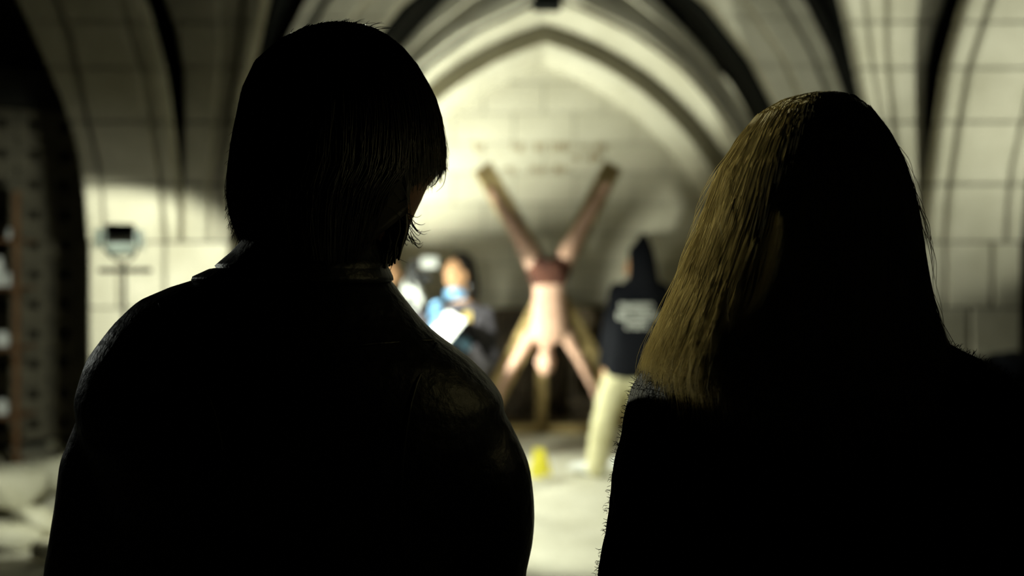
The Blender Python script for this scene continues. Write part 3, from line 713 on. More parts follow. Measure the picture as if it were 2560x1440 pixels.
# ------------------------------------------------------------------ photographer half hidden behind the man
def photographer():
    Y = 8.0; y = Y
    P = lambda u, v, dy=0.: at(u, v, Y + dy)
    cx = 958
    b = bmesh.new()
    Q = head_mesh(b, P(962, 680, -.02), yaw=R(-75), pitch=R(-6))
    tube(b, [P(952, 705), P(952, 750)], [.052, .06], 12, 1)
    loft(b, [(px(cx, y), y, pz(1000, y), .15, .10, 2.4), (px(cx, y), y, pz(880, y), .14, .09, 2.4), (px(cx, y), y, pz(780, y), .17, .09, 2.4), (px(cx, y), y, pz(745, y), .08, .06, 2.2)], 20)
    for sx in (-1, 1):
        tube(b, [(px(cx, y) + sx * .09, y, pz(985, y)), (px(cx, y) + sx * .11, y, .50), (px(cx, y) + sx * .11, y, .09)], [.085, .055, .04], 12, 3)
    o = obj('person', fuse(b, .008, 3), M['skin_warm'], None, smooth=True)
    tag(o, 'person in grey jacket raising a camera, half hidden behind the man in leather', 'person')
    for sx in (-1, 1):
        b = bmesh.new(); ellipsoid(b, Q @ Vector((sx * .031, .084, .008)), (.009, .009, .007)); obj('eye', b, M['eye'], o, smooth=True)
    b = bmesh.new(); c = P(956, 668, .0); ellipsoid(b, c + Vector((-.02, 0, .015)), (.098, .09, .10), None, 24, 16)
    obj('hair', fuse(b, .009, 2), M['hair_black'], o, smooth=True)
    b = bmesh.new(); rr = []
    for v, ul, ur, hd in ((1010, 895, 1024, .14), (900, 892, 1026, .15), (830, 888, 1028, .15), (790, 890, 1026, .14), (765, 905, 1010, .11), (745, 930, 980, .075)):
        rr.append((px((ul + ur) / 2, y), y, pz(v, y), px(ur, y) - px((ul + ur) / 2, y), hd, 2.5))
    loft(b, rr, 26)
    hn, hf = P(1048, 748, -.07), P(1052, 738, .09)
    tube(b, [P(1012, 785, -.08), P(1050, 850, -.12), P(1066, 835, -.12), hn + Vector((-.02, -.01, -.06))], [.075, .066, .058, .046], 14, 3)
    tube(b, [P(1012, 780, .08), P(1070, 835, .12), P(1078, 815, .12), hf + Vector((.0, 0, -.06))], [.075, .066, .058, .046], 14, 3)
    me = fuse(b, .010, 4)
    ripple(me, lambda p: (.006 * noise.noise(p * Vector((9, 9, 5)))))
    obj('jacket', me, M['grey_cloth'], o, smooth=True)
    for wv, s_ in ((hn, 1), (hf, -1)):
        b = bmesh.new(); tube(b, [wv + Vector((-.01, 0, -.05)), wv], [.038, .034], 12, 1); hand_mesh(b, wv, (-.55, 0, .35), (0, .6 * s_, .3), s_, 40, 1.05)
        obj('glove', fuse(b, .006, 2), M['white'], o, smooth=True)
    b = bmesh.new()
    loft(b, [(px(cx, y), y, pz(1040, y), .15, .12, 2.3), (px(cx, y), y, pz(990, y), .16, .12, 2.3)], 20)
    for sx in (-1, 1):
        tube(b, [(px(cx, y) + sx * .085, y, pz(1010, y)), (px(cx, y) + sx * .11, y, .50), (px(cx, y) + sx * .11, y, .09)], [.105, .08, .07], 14, 3)
    obj('trousers', fuse(b, .011, 3), M['denim'], o, smooth=True)
    for sx in (-1, 1):
        b = bmesh.new(); foot(b, (px(cx, y) + sx * .11, y, .085), (.8, -.3, 0), .26, .048, zf=.005); obj('shoe', fuse(b, .009, 3), M['shoe'], o, smooth=True)
    # camera with flash, held up: a thing of its own
    c = P(1032, 692, .0); root = empty('camera_with_flash', c); tag(root, 'black camera with a white flash head held up by the photographer', 'camera')
    obj('camera_body', new_box(c, (.075, .15, .11), bev=.012), M['black_metal'], root)
    bm = bmesh.new(); tube(bm, [c + Vector((.03, 0, -.005)), c + Vector((.10, 0, -.005)), c + Vector((.125, 0, -.005))], [.038, .04, .043], 18, 1, cap=False); ln = obj('lens', bm, M['black_metal'], root)
    obj('prism_hump', new_box(c + Vector((-.005, 0, .065)), (.06, .06, .04), bev=.01), M['black_metal'], root)
    obj('flash_foot', new_box(c + Vector((.0, 0, .10)), (.03, .035, .04), bev=.004), M['black_metal'], root)
    obj('flash_head', new_box(P(1074, 656, -.01), (.125, .085, .085), bev=.02), M['white'], root)
    obj('flash_arm', new_box(c + Vector((.035, 0, .105)), (.09, .03, .03), bev=.004), M['black_metal'], root)
    # white ball on an arm, made to stand for a blurred point highlight
    bm = bmesh.new(); ellipsoid(bm, P(1040, 768, -.16), (.022, .022, .022))
    s = obj('highlight_ball', bm, M['white'], root, smooth=True); s['label'] = 'small white ball below the camera in place of a point highlight'
    bm = bmesh.new(); tube(bm, [P(1040, 768, -.15), P(1036, 735, -.08), c + Vector((0, -.05, -.05))], .008, 8, 2); obj('highlight_ball_arm', bm, M['black_metal'], root)
photographer()

# ------------------------------------------------------------------ man in the leather jacket (near, left)
YM = 1.30
def rows_from(tab, yc, hdtab, e, extra=()):
    out = []
    for v, l, r in tab:
        hd = interp(hdtab, v)[0]; out.append((px((l + r) / 2, yc), yc, pz(v, yc), (r - l) / 2 * yc / FPX, hd, e))
    return out
def legs_and_feet(b_body, b_tr, x, y, zh, sp=.10):
    for sx in (-1, 1):
        tube(b_body, [(x + sx * sp * .9, y, zh), (x + sx * sp, y + .01, .50), (x + sx * sp, y - .01, .09)], [.09, .055, .04], 12, 3)
        tube(b_tr, [(x + sx * sp * .85, y, zh), (x + sx * sp, y + .01, .50), (x + sx * sp, y - .01, .06)], [.115, .085, .075], 16, 3)
    loft(b_tr, [(x, y, zh - .08, .165, .12, 2.3), (x, y, zh + .05, .175, .125, 2.3), (x, y, zh + .14, .165, .115, 2.3)], 24)
MAN_HAIR = [(68, 850, 895), (76, 800, 932), (88, 755, 965), (120, 697, 1006), (170, 645, 1046), (240, 615, 1084), (300, 604, 1102), (360, 592, 1108), (420, 584, 1106), (450, 581, 1100), (480, 580, 1060), (530, 586, 1035), (570, 598, 1020), (600, 612, 1005), (640, 640, 985), (690, 690, 950)]
MAN_FRINGE = MAN_HAIR[:9] + [(450, 581, 1103), (480, 580, 1100), (700, 690, 1090)]
MAN_HD = [(68, .02), (76, .05), (88, .07), (120, .092), (170, .110), (240, .122), (360, .128), (480, .120), (570, .100), (690, .078)]
def hair_point(tab, hdt, v, th, y0, k=1.0, cshift=0.):
    l, r = interp(tab, v); hd = interp(hdt, v)[0]; c = (l + r) / 2; hw = (r - l) / 2 * y0 / FPX
    return Vector((px(c, y0) - k * hw * math.cos(th), y0 + cshift - k * hd * math.sin(th), pz(v, y0)))
def man():
    x0 = px(735, YM)
    b = bmesh.new(); t = bmesh.new()
    hc = at(858, 392, YM + .0)
    head_mesh(b, hc, yaw=R(-62), pitch=R(6), s=1.0)
    tube(b, [at(838, 470, YM - .02), at(815, 600, YM - .01), at(790, 720, YM)], [.056, .060, .075], 16, 3)
    loft(b, [(x0, YM, .95, .15, .10, 2.4), (x0, YM, 1.15, .14, .095, 2.4), (x0, YM, 1.38, .17, .10, 2.4), (x0, YM, 1.47, .13, .08, 2.3), (px(790, YM), YM, 1.53, .06, .055, 2)], 24)
    for sx, uo in ((-1, 190), (1, 1270)):
        xs = x0 + sx * .150
        hx = x0 + sx * .235
        tube(b, [(xs, YM, 1.37), (x0 + sx * .195, YM - .01, 1.12), (hx, YM + .06, .90)], [.05, .042, .03], 12, 3)
        hand_mesh(b, (hx, YM + .06, .90), (0, .12, -1), (-sx, .2, 0), -sx, 28)
    legs_and_feet(b, t, x0, YM, .88)
    o = obj('person', fuse(b, .008, 4), M['skin_dark'], None, smooth=True)
    tag(o, 'near person seen from behind with black mop of hair and black leather jacket', 'person')
    Qm = Matrix.Translation(hc) @ Matrix.Rotation(R(-62), 4, 'Z') @ Matrix.Rotation(R(6), 4, 'X')
    for sx in (-1, 1):
        e = bmesh.new(); ellipsoid(e, Qm @ Vector((sx * .031, .084, .008)), (.009, .009, .007)); obj('eye', e, M['eye'], o, smooth=True)
    obj('trousers', fuse(t, .010, 3), M['denim'], o, smooth=True)
    for sx in (-1, 1):
        f = bmesh.new(); foot(f, (x0 + sx * .10, YM - .01, .085), (sx * .2, 1, 0), .28, .05, zf=.005); obj('shoe', fuse(f, .009, 3), M['shoe'], o, smooth=True)
    # jacket: trunk plus sleeves, the outline follows the shoulders
    OUT = [(690, 500, 968), (712, 432, 985), (735, 382, 1000), (750, 352, 1012), (800, 303, 1052), (825, 285, 1078), (850, 268, 1110), (900, 236, 1178), (950, 219, 1228), (1000, 204, 1262), (1070, 172, 1300), (1100, 161, 1314), (1180, 150, 1328), (1260, 138, 1337), (1330, 127, 1334), (1400, 117, 1320), (1440, 112, 1316), (1600, 105, 1322), (1800, 125, 1312), (2000, 165, 1290)]
    j = bmesh.new()
    trunk = []
    for v, l, r in OUT:
        if v <= 800: a, c = l, r
        else:
            k = max(0, min(1, (v - 1000) / 260)); a = l + k * 150; c = r - k * 150
        hd = interp([(690, .062), (712, .075), (750, .090), (800, .103), (900, .125), (1100, .140), (1500, .14), (2000, .13)], v)[0]
        trunk.append((px((a + c) / 2, YM), YM, pz(v, YM), (c - a) / 2 * YM / FPX, hd, 2.25))
    trunk.append((px(715, YM), YM, pz(2350, YM), .205, .145, 2.4))
    loft(j, trunk[::-1], 40)
    for sd in (0, 1):
        pts, rad = [], []
        for v, l, r in OUT:
            if v < 850: continue
            rr = interp([(850, .070), (1000, .072), (1200, .066), (1600, .058), (2000, .050)], v)[0]
            if sd == 0: pts.append((px(l, YM) + rr, YM + (0 if v < 1500 else (v - 1500) * .0001), pz(v, YM)))
            else: pts.append((px(r, YM) - rr, YM + (0 if v < 1500 else (v - 1500) * .0001), pz(v, YM)))
            rad.append(rr)
        pts.append((pts[-1][0], YM + .06, .90)); rad.append(.047)
        tube(j, pts[4:], [.052, .058] + rad[6:], 18, 2)
    me = fuse(j, .007, 5)
    ripple(me, lambda p: .005 * noise.noise(Vector((p.x * 7, p.y * 7, p.z * 10))))
    jk = obj('jacket', me, M['leather'], o, smooth=True); jk['label'] = 'black leather jacket'
    # collar: turned-down band with a lip
    c = bmesh.new()
    CT = [(585, 632, 945, .066), (600, 612, 955, .074), (630, 585, 962, .082), (655, 556, 968, .090), (664, 546, 972, .094), (669, 550, 971, .093), (672, 532, 974, .094), (690, 492, 982, .098), (700, 488, 984, .098), (706, 505, 975, .090)]
    rows = [(px((l + r) / 2, YM), YM - .004, pz(v, YM), (r - l) / 2 * YM / FPX, hd, 2.1) for v, l, r, hd in CT]
    loft(c, rows[::-1], 44)
    obj('collar', c, M['leather'], jk, smooth=True)
    # raised seams over the shoulders and down the back
    def on_back(uvs, name, r=.0022):
        bv = BVHTree.FromPolygons([v.co.copy() for v in jk.data.vertices], [tuple(p.vertices) for p in jk.data.polygons])
        pts = []
        for u, v in uvs:
            d = (at(u, v, 1.0) - Vector((0, 0, EYE))).normalized(); h = bv.ray_cast(Vector((0, 0, EYE)), d)
            if h[0]: pts.append(h[0] - d * .001)
        if len(pts) > 2:
            s = bmesh.new(); tube(s, pts, r, 6, 3); obj(name, s, M['leather'], jk, smooth=True)
    on_back([(400, 760), (480, 900), (540, 1050), (560, 1200), (560, 1380)], 'seam'); on_back([(1090, 860), (1040, 960), (1010, 1100), (1000, 1250), (1000, 1400)], 'seam')
    on_back([(330, 800), (500, 850), (730, 870), (930, 860), (1080, 850)], 'seam')
    # hair: cap plus strands
    rnd = random.Random(11)
    def mop(v, th, k):
        return hair_point(MAN_FRINGE if th > R(138) else MAN_HAIR, MAN_HD, v, th, YM, k)
    def v_end(th):
        d = math.degrees(th)
        return interp([(-70, 430), (-40, 500), (-10, 585), (30, 612), (60, 655), (100, 690), (125, 670), (137, 600), (139, 492), (150, 470), (160, 448), (170, 432), (185, 424), (200, 440), (215, 462), (235, 455), (290, 430)], d)[0]
    sh = bmesh.new(); nt, nv = 90, 34; g = []
    for i in range(nt + 1):
        th = R(-70) + R(360) * i / nt; ve = v_end(th) - 6; col = []
        for jv in range(nv + 1):
            s_ = jv / nv; v = 69 + (ve - 69) * s_ ** 1.5
            col.append(sh.verts.new(mop(v, th, .985)))
        g.append(col)
    for i in range(nt):
        for jv in range(nv): sh.faces.new((g[i][jv], g[i + 1][jv], g[i + 1][jv + 1], g[i][jv + 1]))
    hair = obj('hair', sh, M['hair_black'], o, smooth=True); hair['label'] = 'shaggy black hair'
    sol = hair.modifiers.new('thick', 'SOLIDIFY'); sol.thickness = .012; sol.offset = -1
    L = []
    for i in range(2600):
        th0 = R(rnd.uniform(-72, 288)); d = math.degrees(th0)
        ve = v_end(th0) + rnd.gauss(2, 9) - (40 * rnd.random() ** 3); k0 = rnd.uniform(.985, 1.012); ph = rnd.uniform(0, 9); w_ = rnd.gauss(0, .05)
        vs = 68 + (140 if rnd.random() < .6 else 330) * rnd.random() ** 1.5
        if ve - vs < 60: continue
        pts = []; n = 9; fl = max(0, rnd.gauss(.0, .03))
        for jv in range(n + 1):
            s_ = jv / n; v = vs + (ve - vs) * s_
            th = th0 + w_ * (s_ - .3) + .02 * math.sin(ph + s_ * 5)
            p = mop(v, th, k0 + .008 * math.sin(ph + s_ * 7) + fl * s_ ** 4)
            pts.append(p)
        L.append(pts)
    # left edge tufts, crown flyaways
    for i in range(120):
        v = rnd.uniform(290, 590); u = interp(MAN_HAIR, v)[0] + 16; p = at(u, v, YM + rnd.uniform(-.03, .03)); pts = [p]; a = R(rnd.uniform(95, 160)); 
        for q in range(6): p = p + Vector((-math.sin(a) * .0036, rnd.uniform(-.001, .001), math.cos(a) * .0042)); a += R(rnd.uniform(-2, 24)); pts.append(p)
        L.append(pts)
    for i in range(60):
        u = rnd.uniform(720, 940); v = interp([(720, 104), (760, 84), (800, 75), (850, 68), (895, 68), (932, 76), (965, 88)], u)[0] + 4; p = at(u, v, YM + rnd.uniform(-.03, .03)); pts = [p]; a = R(rnd.uniform(-40, 75))
        for q in range(6): p = p + Vector((math.sin(a) * .005, rnd.uniform(-.002, .002), math.cos(a) * .0022)); a += R(rnd.uniform(4, 22)); pts.append(p)
        L.append(pts)
    # fringe tips and side wisps on the right
    def wisp(uvs, y=YM, n=3):
        pts, _ = catmull([at(u, v, y) for u, v in uvs], n); L.append(pts)
    for i in range(16):
        u = rnd.uniform(1052, 1090); e = rnd.uniform(462, 484) - .3 * (u - 1058); wisp([(u + 4, 400), (u + 2, 430), (u - rnd.uniform(2, 10), 0.5 * (440 + e)), (u - rnd.uniform(6, 22), e)], YM + rnd.uniform(-.02, .03))
    wisp([(1098, 425), (1097, 445), (1086, 462), (1072, 470)]); wisp([(1096, 430), (1092, 452), (1080, 466), (1074, 464)])
    wisp([(1108, 390), (1114, 430), (1108, 462), (1090, 480)], n=4)
    for i in range(18):
        u0, v0 = rnd.uniform(1005, 1030), rnd.uniform(520, 600); sw = rnd.uniform(12, 52)
        wisp([(u0, v0), (u0 + sw * .35, v0 + 16), (u0 + sw * .75, v0 + 26 - rnd.uniform(-6, 6)), (u0 + sw, v0 + rnd.uniform(14, 34))], YM + rnd.uniform(-.02, .02))
    wisp([(1020, 545), (1032, 566), (1052, 580), (1077, 575)]); wisp([(1024, 552), (1040, 576), (1058, 586), (1068, 584)]); wisp([(1018, 560), (1036, 590), (1050, 604), (1046, 612)])
    for i in range(22):
        u0, v0 = rnd.uniform(940, 1000), rnd.uniform(560, 630)
        wisp([(u0, v0), (u0 + rnd.uniform(0, 12), v0 + 22), (u0 + rnd.uniform(-18, 16), v0 + 44), (u0 + rnd.uniform(-40, 22), v0 + rnd.uniform(50, 68))], YM + rnd.uniform(-.03, .02))
    LK = []
    for i in range(22):
        t_ = i / 21; yy = YM + rnd.uniform(-.03, .02)
        pts, _ = catmull([at(1012 - 62 * t_, 520 + 20 * t_, yy), at(1016 - 56 * t_, 566 + 20 * t_, yy), at(1008 - 52 * t_ + rnd.uniform(-5, 5), 606 + 24 * t_, yy), at(996 - 50 * t_ + rnd.uniform(-16, 10), 646 + 26 * t_ + rnd.uniform(-8, 8), yy)], 4); LK.append(pts)
    lk = obj('hair_locks', strands(LK, .0042, 6), M['hair_black'], hair, smooth=True); lk['kind'] = 'stuff'
    st = obj('hair_strands', strands(L, .00062), M['hair_black'], hair, smooth=True); st['kind'] = 'stuff'
man()

# ------------------------------------------------------------------ woman with long blond hair (near, right)
YW = 1.20
W_HAIR = [(237, 2030, 2072), (243, 1985, 2105), (252, 1950, 2128), (280, 1900, 2162), (340, 1850, 2206), (420, 1803, 2244), (500, 1773, 2267), (570, 1749, 2282), (640, 1722, 2293), (720, 1692, 2306), (800, 1658, 2326), (880, 1628, 2352), (940, 1612, 2380), (1100, 1640, 2400), (1300, 1660, 2420)]
W_HD = [(237, .02), (243, .045), (252, .062), (280, .085), (340, .105), (420, .120), (500, .126), (640, .124), (800, .122), (900, .125), (1000, .135), (1300, .140)]
def woman():
    x0 = px(2060, YW)
    b = bmesh.new(); t = bmesh.new()
    hc = at(2040, 530, YW + .01)
    head_mesh(b, hc, yaw=R(8), pitch=R(-4), s=.96)
    tube(b, [at(2040, 640, YW - .01), at(2050, 780, YW), at(2055, 900, YW)], [.05, .053, .07], 16, 3)
    loft(b, [(x0, YW, .92, .15, .10, 2.4), (x0, YW, 1.10, .125, .09, 2.4), (x0, YW, 1.33, .15, .09, 2.4), (x0, YW, 1.42, .12, .075, 2.3), (x0, YW, 1.48, .055, .05, 2)], 24)
    for sx in (-1, 1):
        hx = x0 + sx * .225
        tube(b, [(x0 + sx * .165, YW, 1.36), (x0 + sx * .20, YW - .01, 1.08), (hx, YW + .06, .86)], [.045, .038, .028], 12, 3)
        hand_mesh(b, (hx, YW + .06, .86), (0, .12, -1), (-sx, .2, 0), -sx, 28, .93)
    legs_and_feet(b, t, x0, YW, .84, .095)
    o = obj('person', fuse(b, .008, 4), M['skin'], None, smooth=True)
    tag(o, 'near person seen from behind with long dark blond hair and fuzzy charcoal sweater', 'person')
    Qm = Matrix.Translation(hc) @ Matrix.Rotation(R(8), 4, 'Z') @ Matrix.Rotation(R(-4), 4, 'X')
    for sx in (-1, 1):
        e = bmesh.new(); ellipsoid(e, Qm @ Vector((sx * .030, .081, .008)), (.009, .009, .007)); obj('eye', e, M['eye'], o, smooth=True)
    obj('trousers', fuse(t, .010, 3), M['denim'], o, smooth=True)
    for sx in (-1, 1):
        f = bmesh.new(); foot(f, (x0 + sx * .095, YW - .01, .085), (sx * .2, 1, 0), .25, .045, zf=.005); obj('shoe', fuse(f, .009, 3), M['shoe'], o, smooth=True)
    OUT = [(820, 1880, 2250), (850, 1770, 2345), (875, 1690, 2392), (900, 1640, 2445), (930, 1606, 2498), (960, 1586, 2538), (1010, 1563, 2572), (1070, 1548, 2598), (1150, 1536, 2614), (1270, 1520, 2630), (1380, 1505, 2642), (1440, 1495, 2650), (1700, 1480, 2670), (2000, 1520, 2640)]
    j = bmesh.new(); trunk = []
    for v, l, r in OUT:
        if v <= 900: a, c = l, r
        else:
            k = max(0, min(1, (v - 1010) / 240)); a = l + k * 150; c = r - k * 150
        hd = interp([(820, .05), (850, .068), (900, .090), (1000, .112), (1200, .125), (2000, .13)], v)[0]
        trunk.append((px((a + c) / 2, YW), YW, pz(v, YW), (c - a) / 2 * YW / FPX, hd, 2.25))
    trunk.append((px(2070, YW), YW, pz(2400, YW), .20, .14, 2.4))
    loft(j, trunk[::-1], 40)
    for sd in (0, 1):
        pts, rad = [], []
        for v, l, r in OUT:
            if v < 1070: continue
            rr = interp([(1070, .050), (1150, .058), (1300, .060), (1700, .054), (2000, .048)], v)[0]
            pts.append((px(l, YW) + rr if sd == 0 else px(r, YW) - rr, YW, pz(v, YW))); rad.append(rr)
        pts.append((pts[-1][0], YW + .06, .87)); rad.append(.042)
        tube(j, pts, rad, 18, 2)
    me = fuse(j, .007, 5)
    ripple(me, lambda p: (.004 * noise.noise(p * Vector((8, 8, 12))) + .0015 * noise.noise(p * 60)))
    sw = obj('sweater', me, M['knit'], o, smooth=True); sw['label'] = 'fuzzy charcoal knit sweater'
    rnd = random.Random(5)
    # knit fuzz
    polys = [p for p in me.polygons if p.center.z > 1.10]
    F = []
    for i in range(15000):
        p = polys[rnd.randrange(len(polys))]; n = p.normal.normalized(); c = p.center.copy() + Vector((rnd.uniform(-.004, .004), rnd.uniform(-.004, .004), rnd.uniform(-.004, .004)))
        d = (n + Vector((rnd.gauss(0, .7), rnd.gauss(0, .7), rnd.gauss(0, .7)))).normalized(); l = rnd.uniform(.002, .0055)
        e = Vector((rnd.gauss(0, .5), rnd.gauss(0, .5), rnd.gauss(-.2, .5)))
        F.append([c - n * .002, c + d * l * .5, c + (d + e * .6).normalized() * l])
    fz = obj('knit_fuzz', strands(F, .00032), M['fuzz'], sw); fz['kind'] = 'stuff'
    # hair shell and strands
    def pt(v, th, k):
        p = hair_point(W_HAIR, W_HD, v, th, YW, k)
        return p
    def v_end(th):
        return interp([(-45, 880), (0, 925), (30, 945), (60, 1000), (90, 1050), (130, 1010), (165, 940), (180, 880), (225, 820)], math.degrees(th))[0]
    sh = bmesh.new(); nt, nv = 80, 40; g = []
    for i in range(nt + 1):
        th = R(-45) + R(270) * i / nt; ve = v_end(th) - 85; col = []
        for jv in range(nv + 1):
            s_ = jv / nv; v = 238 + (ve - 238) * s_ ** 1.4
            k = .975 + .012 * math.sin(th * 23 + 2 * math.sin(v * .01)) * min(1, s_ * 2)
            col.append(sh.verts.new(pt(v, th, k)))
        g.append(col)
    for i in range(nt):
        for jv in range(nv): sh.faces.new((g[i][jv], g[i + 1][jv], g[i + 1][jv + 1], g[i][jv + 1]))
    hair = obj('hair', sh, M['hair_blond'], o, smooth=True); hair['label'] = 'long straight dark blond hair'
    sol = hair.modifiers.new('thick', 'SOLIDIFY'); sol.thickness = .012; sol.offset = -1
    L = []
    for i in range(5200):
        th0 = R(rnd.uniform(-48, 226)) if rnd.random() < .55 else R(rnd.uniform(-30, 75))
        ve = v_end(th0) + rnd.gauss(-10, 40); k0 = rnd.uniform(.975, 1.010); ph = rnd.uniform(0, 9); w_ = rnd.gauss(0, .10)
        vs = 238 + 220 * rnd.random() ** 2 if rnd.random() < .7 else rnd.uniform(240, 700)
        if ve - vs < 100: continue
        n = 13; pts = []; cl = math.sin(th0 * 31) * .03; am = rnd.uniform(.002, .012); fl = abs(rnd.gauss(0, .03))
        for jv in range(n + 1):
            s_ = jv / n; v = vs + (ve - vs) * s_; low = max(0, (v - 560) / 400)
            th = th0 + (w_ + cl) * s_ ** 2 + .03 * low * math.sin(ph + v * .016)
            pts.append(pt(v, th, k0 + am * math.sin(ph * 2 + v * .012) * (.4 + low) + fl * low ** 2))
        L.append(pts)
    for i in range(70):                                     # flyaways
        th0 = R(rnd.choice((rnd.gauss(0, 22), rnd.gauss(5, 25), rnd.gauss(178, 22)))); vs = rnd.uniform(300, 760); ve = vs + rnd.uniform(120, 330); n = 12; ph = rnd.uniform(0, 9); out = rnd.uniform(.02, .09)
        pts = []
        for jv in range(n + 1):
            s_ = jv / n; v = min(vs + (ve - vs) * s_, 960)
            pts.append(pt(v, th0 + .06 * math.sin(ph + s_ * 4), 1.0 + out * math.sin(math.pi * min(1, s_ * .8)) + .012 * math.sin(ph + s_ * 8)))
        L.append(pts)
    st = obj('hair_strands', strands(L, .00040), M['hair_blond'], hair, smooth=True); st['kind'] = 'stuff'
woman()

# ------------------------------------------------------------------ small things
# evidence marker
def marker():
    y = 8.45; c = at(1345, 1190, y); bm = bmesh.new()
    x0, x1 = px(1331, y), px(1372, y); h = .205; zt = .004
    A = [bm.verts.new(p) for p in ((x0, y - .06, zt), (x1, y - .06, zt), (x1 - .022, y, h), (x0 + .0, y, h))]
    B = [bm.verts.new(p) for p in ((x0, y + .06, zt), (x1, y + .06, zt))]
    bm.faces.new(A); bm.faces.new((A[3], A[2], B[1], B[0]))
    r = bmesh.ops.solidify(bm, geom=bm.faces[:], thickness=.005)
    bmesh.ops.rotate(bm, verts=bm.verts[:], cent=((x0 + x1) / 2, y, 0), matrix=Matrix.Rotation(R(-38), 3, 'Z'))
    o = obj('evidence_marker', bm, M['yellow']); tag(o, 'yellow folded evidence marker standing on the lit floor', 'marker')
marker()
# writing on the end wall: short illegible brush marks in three rows
def wall_writing():
    rnd = random.Random(2); b = bmesh.new(); y = YE - .006
    for v, segs, h in ((368, ((1188, 1206), (1282, 1302), (1336, 1362), (1380, 1424), (1446, 1462), (1482, 1512)), 22), (394, ((1424, 1446), (1462, 1504)), 20), (424, ((1256, 1290), (1322, 1366), (1382, 1424)), 18)):
        for a, c in segs:
            u = a
            while u < c:
                hh = h * rnd.uniform(.6, 1.1); wd = rnd.uniform(2.5, 5); sl = rnd.uniform(-5, 5); v0 = v - hh / 2 + rnd.uniform(-2, 2)
                if rnd.random() < .35: q = [(u, v - 2), (u + 11, v - 3), (u + 11, v + 1), (u, v + 2)]
                else: q = [(u + sl, v0), (u + sl + wd, v0), (u + wd, v0 + hh), (u, v0 + hh)]
                vs = [b.verts.new(at(uu, vv, y)) for uu, vv in q]
                r = bmesh.ops.extrude_face_region(b, geom=[b.faces.new(vs)])
                for e in r['geom']:
                    if isinstance(e, bmesh.types.BMVert): e.co.y += .012
                u += wd + rnd.uniform(2, 5)
    o = obj('wall_writing', b, M['writing'], wall_back); o['label'] = 'rows of faded brown hand-painted writing'
wall_writing()
# rusty rack with pale jars, left edge
def rack():
    y = 8.75; root = empty('metal_rack', (px(-60, y), y, 0)); tag(root, 'rusty metal rack at the left edge before the pierced wall', 'rack')
    xr, xl = px(42, y), px(42, y) - .85; top = pz(478, y)
    for x in (xl, xr):
        for yy in (y, y + .34):
            x = x * yy / y if yy > y else x
            bm = new_box((x, yy, top / 2), (.045, .04, top), bev=.004); obj('upright', bm, M['rust'], root)
            obj('foot_plate', new_box((x, yy, .008), (.13, .11, .016), bev=.003), M['rust'], root)
    zs = [pz(v, y) for v in (1040, 868, 716, 596)]
    for z in zs: obj('shelf', new_box(((xl + xr) / 2, y + .17, z - .015), (.85, .36, .024), bev=.003), M['rust'], root)
    def jar(u, k, h, r, label):
        rt = empty('jar', (px(u, y + .1), y + .1, zs[k] + .002)); tag(rt, label, 'jar', 'pale jars on the rusty rack')
        c = rt.location; bm = bmesh.new()
        loft(bm, [(c.x, c.y, c.z - .002, r * .9, r * .9, 2), (c.x, c.y, c.z + .01, r, r, 2), (c.x, c.y, c.z + h * .75, r, r, 2), (c.x, c.y, c.z + h * .86, r * .7, r * .7, 2), (c.x, c.y, c.z + h * .9, r * .7, r * .7, 2)], 20); obj('jar_body', bm, M['white'], rt, smooth=False)
        bm = bmesh.new(); loft(bm, [(c.x, c.y, c.z + h * .88, r * .78, r * .78, 2), (c.x, c.y, c.z + h, r * .78, r * .78, 2)], 20); obj('lid', bm, M['white'], rt)
    jar(27, 3, .075, .034, 'small pale jar on the top shelf of the rusty rack')
    jar(-6, 2, .22, .045, 'tall pale jar on the second shelf of the rusty rack')
    jar(25, 2, .10, .04, 'short pale jar beside the rack upright on the second shelf')
    jar(4, 1, .11, .055, 'squat pale jar on the third shelf of the rusty rack')
    jar(3, 0, .11, .05, 'squat pale jar on the lowest shelf of the rusty rack')
rack()
# rubble, left foreground
def rock(c, s, seed, label, group=None, rz=0., tilt=0.):
    rnd = random.Random(seed); bm = bmesh.new()
    for i in range(26):
        v = Vector((rnd.gauss(0, 1), rnd.gauss(0, 1), rnd.gauss(0, 1))).normalized(); v = Vector((max(-.75, min(.75, v.x)), max(-.75, min(.75, v.y)), max(-.6, min(.6, v.z))))
        bm.verts.new((v.x * s[0], v.y * s[1], v.z * s[2]))
    r = bmesh.ops.convex_hull(bm, input=bm.verts[:])
    bmesh.ops.delete(bm, geom=[g for g in r['geom_interior'] if isinstance(g, bmesh.types.BMVert)], context='VERTS')
    bmesh.ops.bevel(bm, geom=bm.edges[:], offset=min(s) * .05, segments=1, affect='EDGES')
    m = Matrix.Rotation(rz, 3, 'Z') @ Matrix.Rotation(tilt, 3, 'Y')
    zmin = min((m @ v.co).z for v in bm.verts)
    for v in bm.verts: v.co = m @ v.co
    o = obj('broken_stone', bm, M['rubble']); o.location = (c[0], c[1], -zmin - .015)
    tag(o, label, 'stone', group)
def gnd(u, v): y = EYE * FPX / (v - HORIZON); return (px(u, y), y)
rock(gnd(10, 1275), (.34, .42, .22), 1, 'large pale broken slab at the left edge of the rubble', None, .2, R(8))
rock(gnd(134, 1228), (.26, .24, .17), 2, 'pale broken stone leaning beside the large slab near the leather jacket', None, .8, R(-14))
rock(gnd(95, 1330), (.20, .16, .12), 3, 'dark wedge of stone in front of the large slab', None, -.5, R(20))
rock(gnd(25, 1365), (.22, .16, .09), 4, 'low flat stone at the bottom left corner of the rubble', None, .4, R(5))
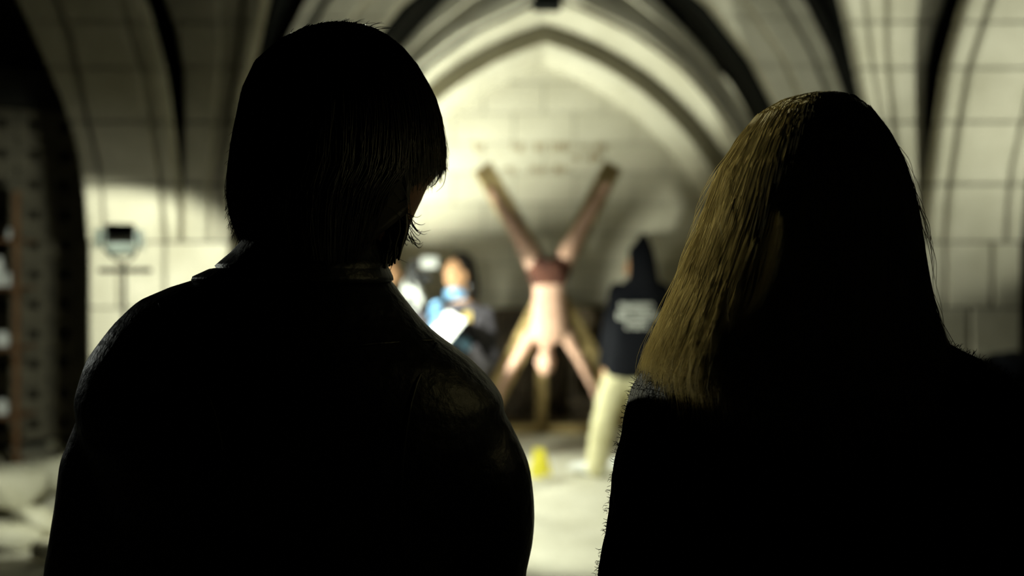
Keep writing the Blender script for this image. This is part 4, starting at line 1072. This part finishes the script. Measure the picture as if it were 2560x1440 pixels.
for k, (u, v, s, lb) in enumerate(((95, 1166, .08, 'small rubble fragment just right of the rusty rack foot'), (135, 1118, .09, 'small rubble fragment at the foot of the pierced block wall'), (62, 1190, .07, 'small rubble fragment behind the large pale slab'), (108, 1402, .10, 'small stone fragment at the bottom left beside the leather sleeve'))):
    rock(gnd(u, v), (s, s * .9, s * .7), 20 + k, lb, 'small rubble fragments', k * .9, 0)
# black cases stacked on the right
def cases():
    y = 6.15
    def case(c, s, label):
        root = empty('equipment_case', (c[0], c[1], c[2] - s[2] / 2)); tag(root, label, 'case', 'stacked equipment cases'); c = Vector(c)
        obj('body', new_box(c - Vector((0, 0, s[2] * .12)), (s[0], s[1], s[2] * .74), bev=.012), M['black_metal'], root)
        obj('lid', new_box(c + Vector((0, 0, s[2] * .38)), (s[0], s[1], s[2] * .24), bev=.012), M['black_metal'], root)
        bm = bmesh.new(); tube(bm, [c + Vector((-.07, -s[1] / 2, .02)), c + Vector((-.06, -s[1] / 2 - .03, .02)), c + Vector((.06, -s[1] / 2 - .03, .02)), c + Vector((.07, -s[1] / 2, .02))], .008, 8, 2); obj('handle', bm, M['black_metal'], root)
        for sx in (-.3, .3): obj('latch', new_box(c + Vector((sx * s[0], -s[1] / 2 - .004, s[2] * .25)), (.04, .012, .05), bev=.003), M['black_metal'], root)
    x = px(2530, y)
    case((x, y + .2, .26), (.62, .42, .52), 'large black equipment case on the floor by the right pier')
    case((x + .02, y + .2, .26 + .26 + .185), (.58, .40, .37), 'black equipment case stacked on the larger one by the right pier')
    bm = bmesh.new(); xx, zz = x - .02, .893
    ellipsoid(bm, (xx - .12, y + .2, zz + .075), (.13, .15, .085)); ellipsoid(bm, (xx + .10, y + .2, zz + .085), (.17, .16, .095)); ellipsoid(bm, (xx, y + .2, zz + .05), (.22, .16, .055))
    me = fuse(bm, .012, 3)
    ripple(me, lambda p: .008 * noise.noise(p * 14))
    for v in me.vertices: v.co.z = max(v.co.z, zz + .001)
    o = obj('cloth_bag', me, M['navy'], None, smooth=True); tag(o, 'slumped dark cloth bag on top of the black cases', 'bag')
cases()
bpy.data.scenes.remove(SCRATCH)
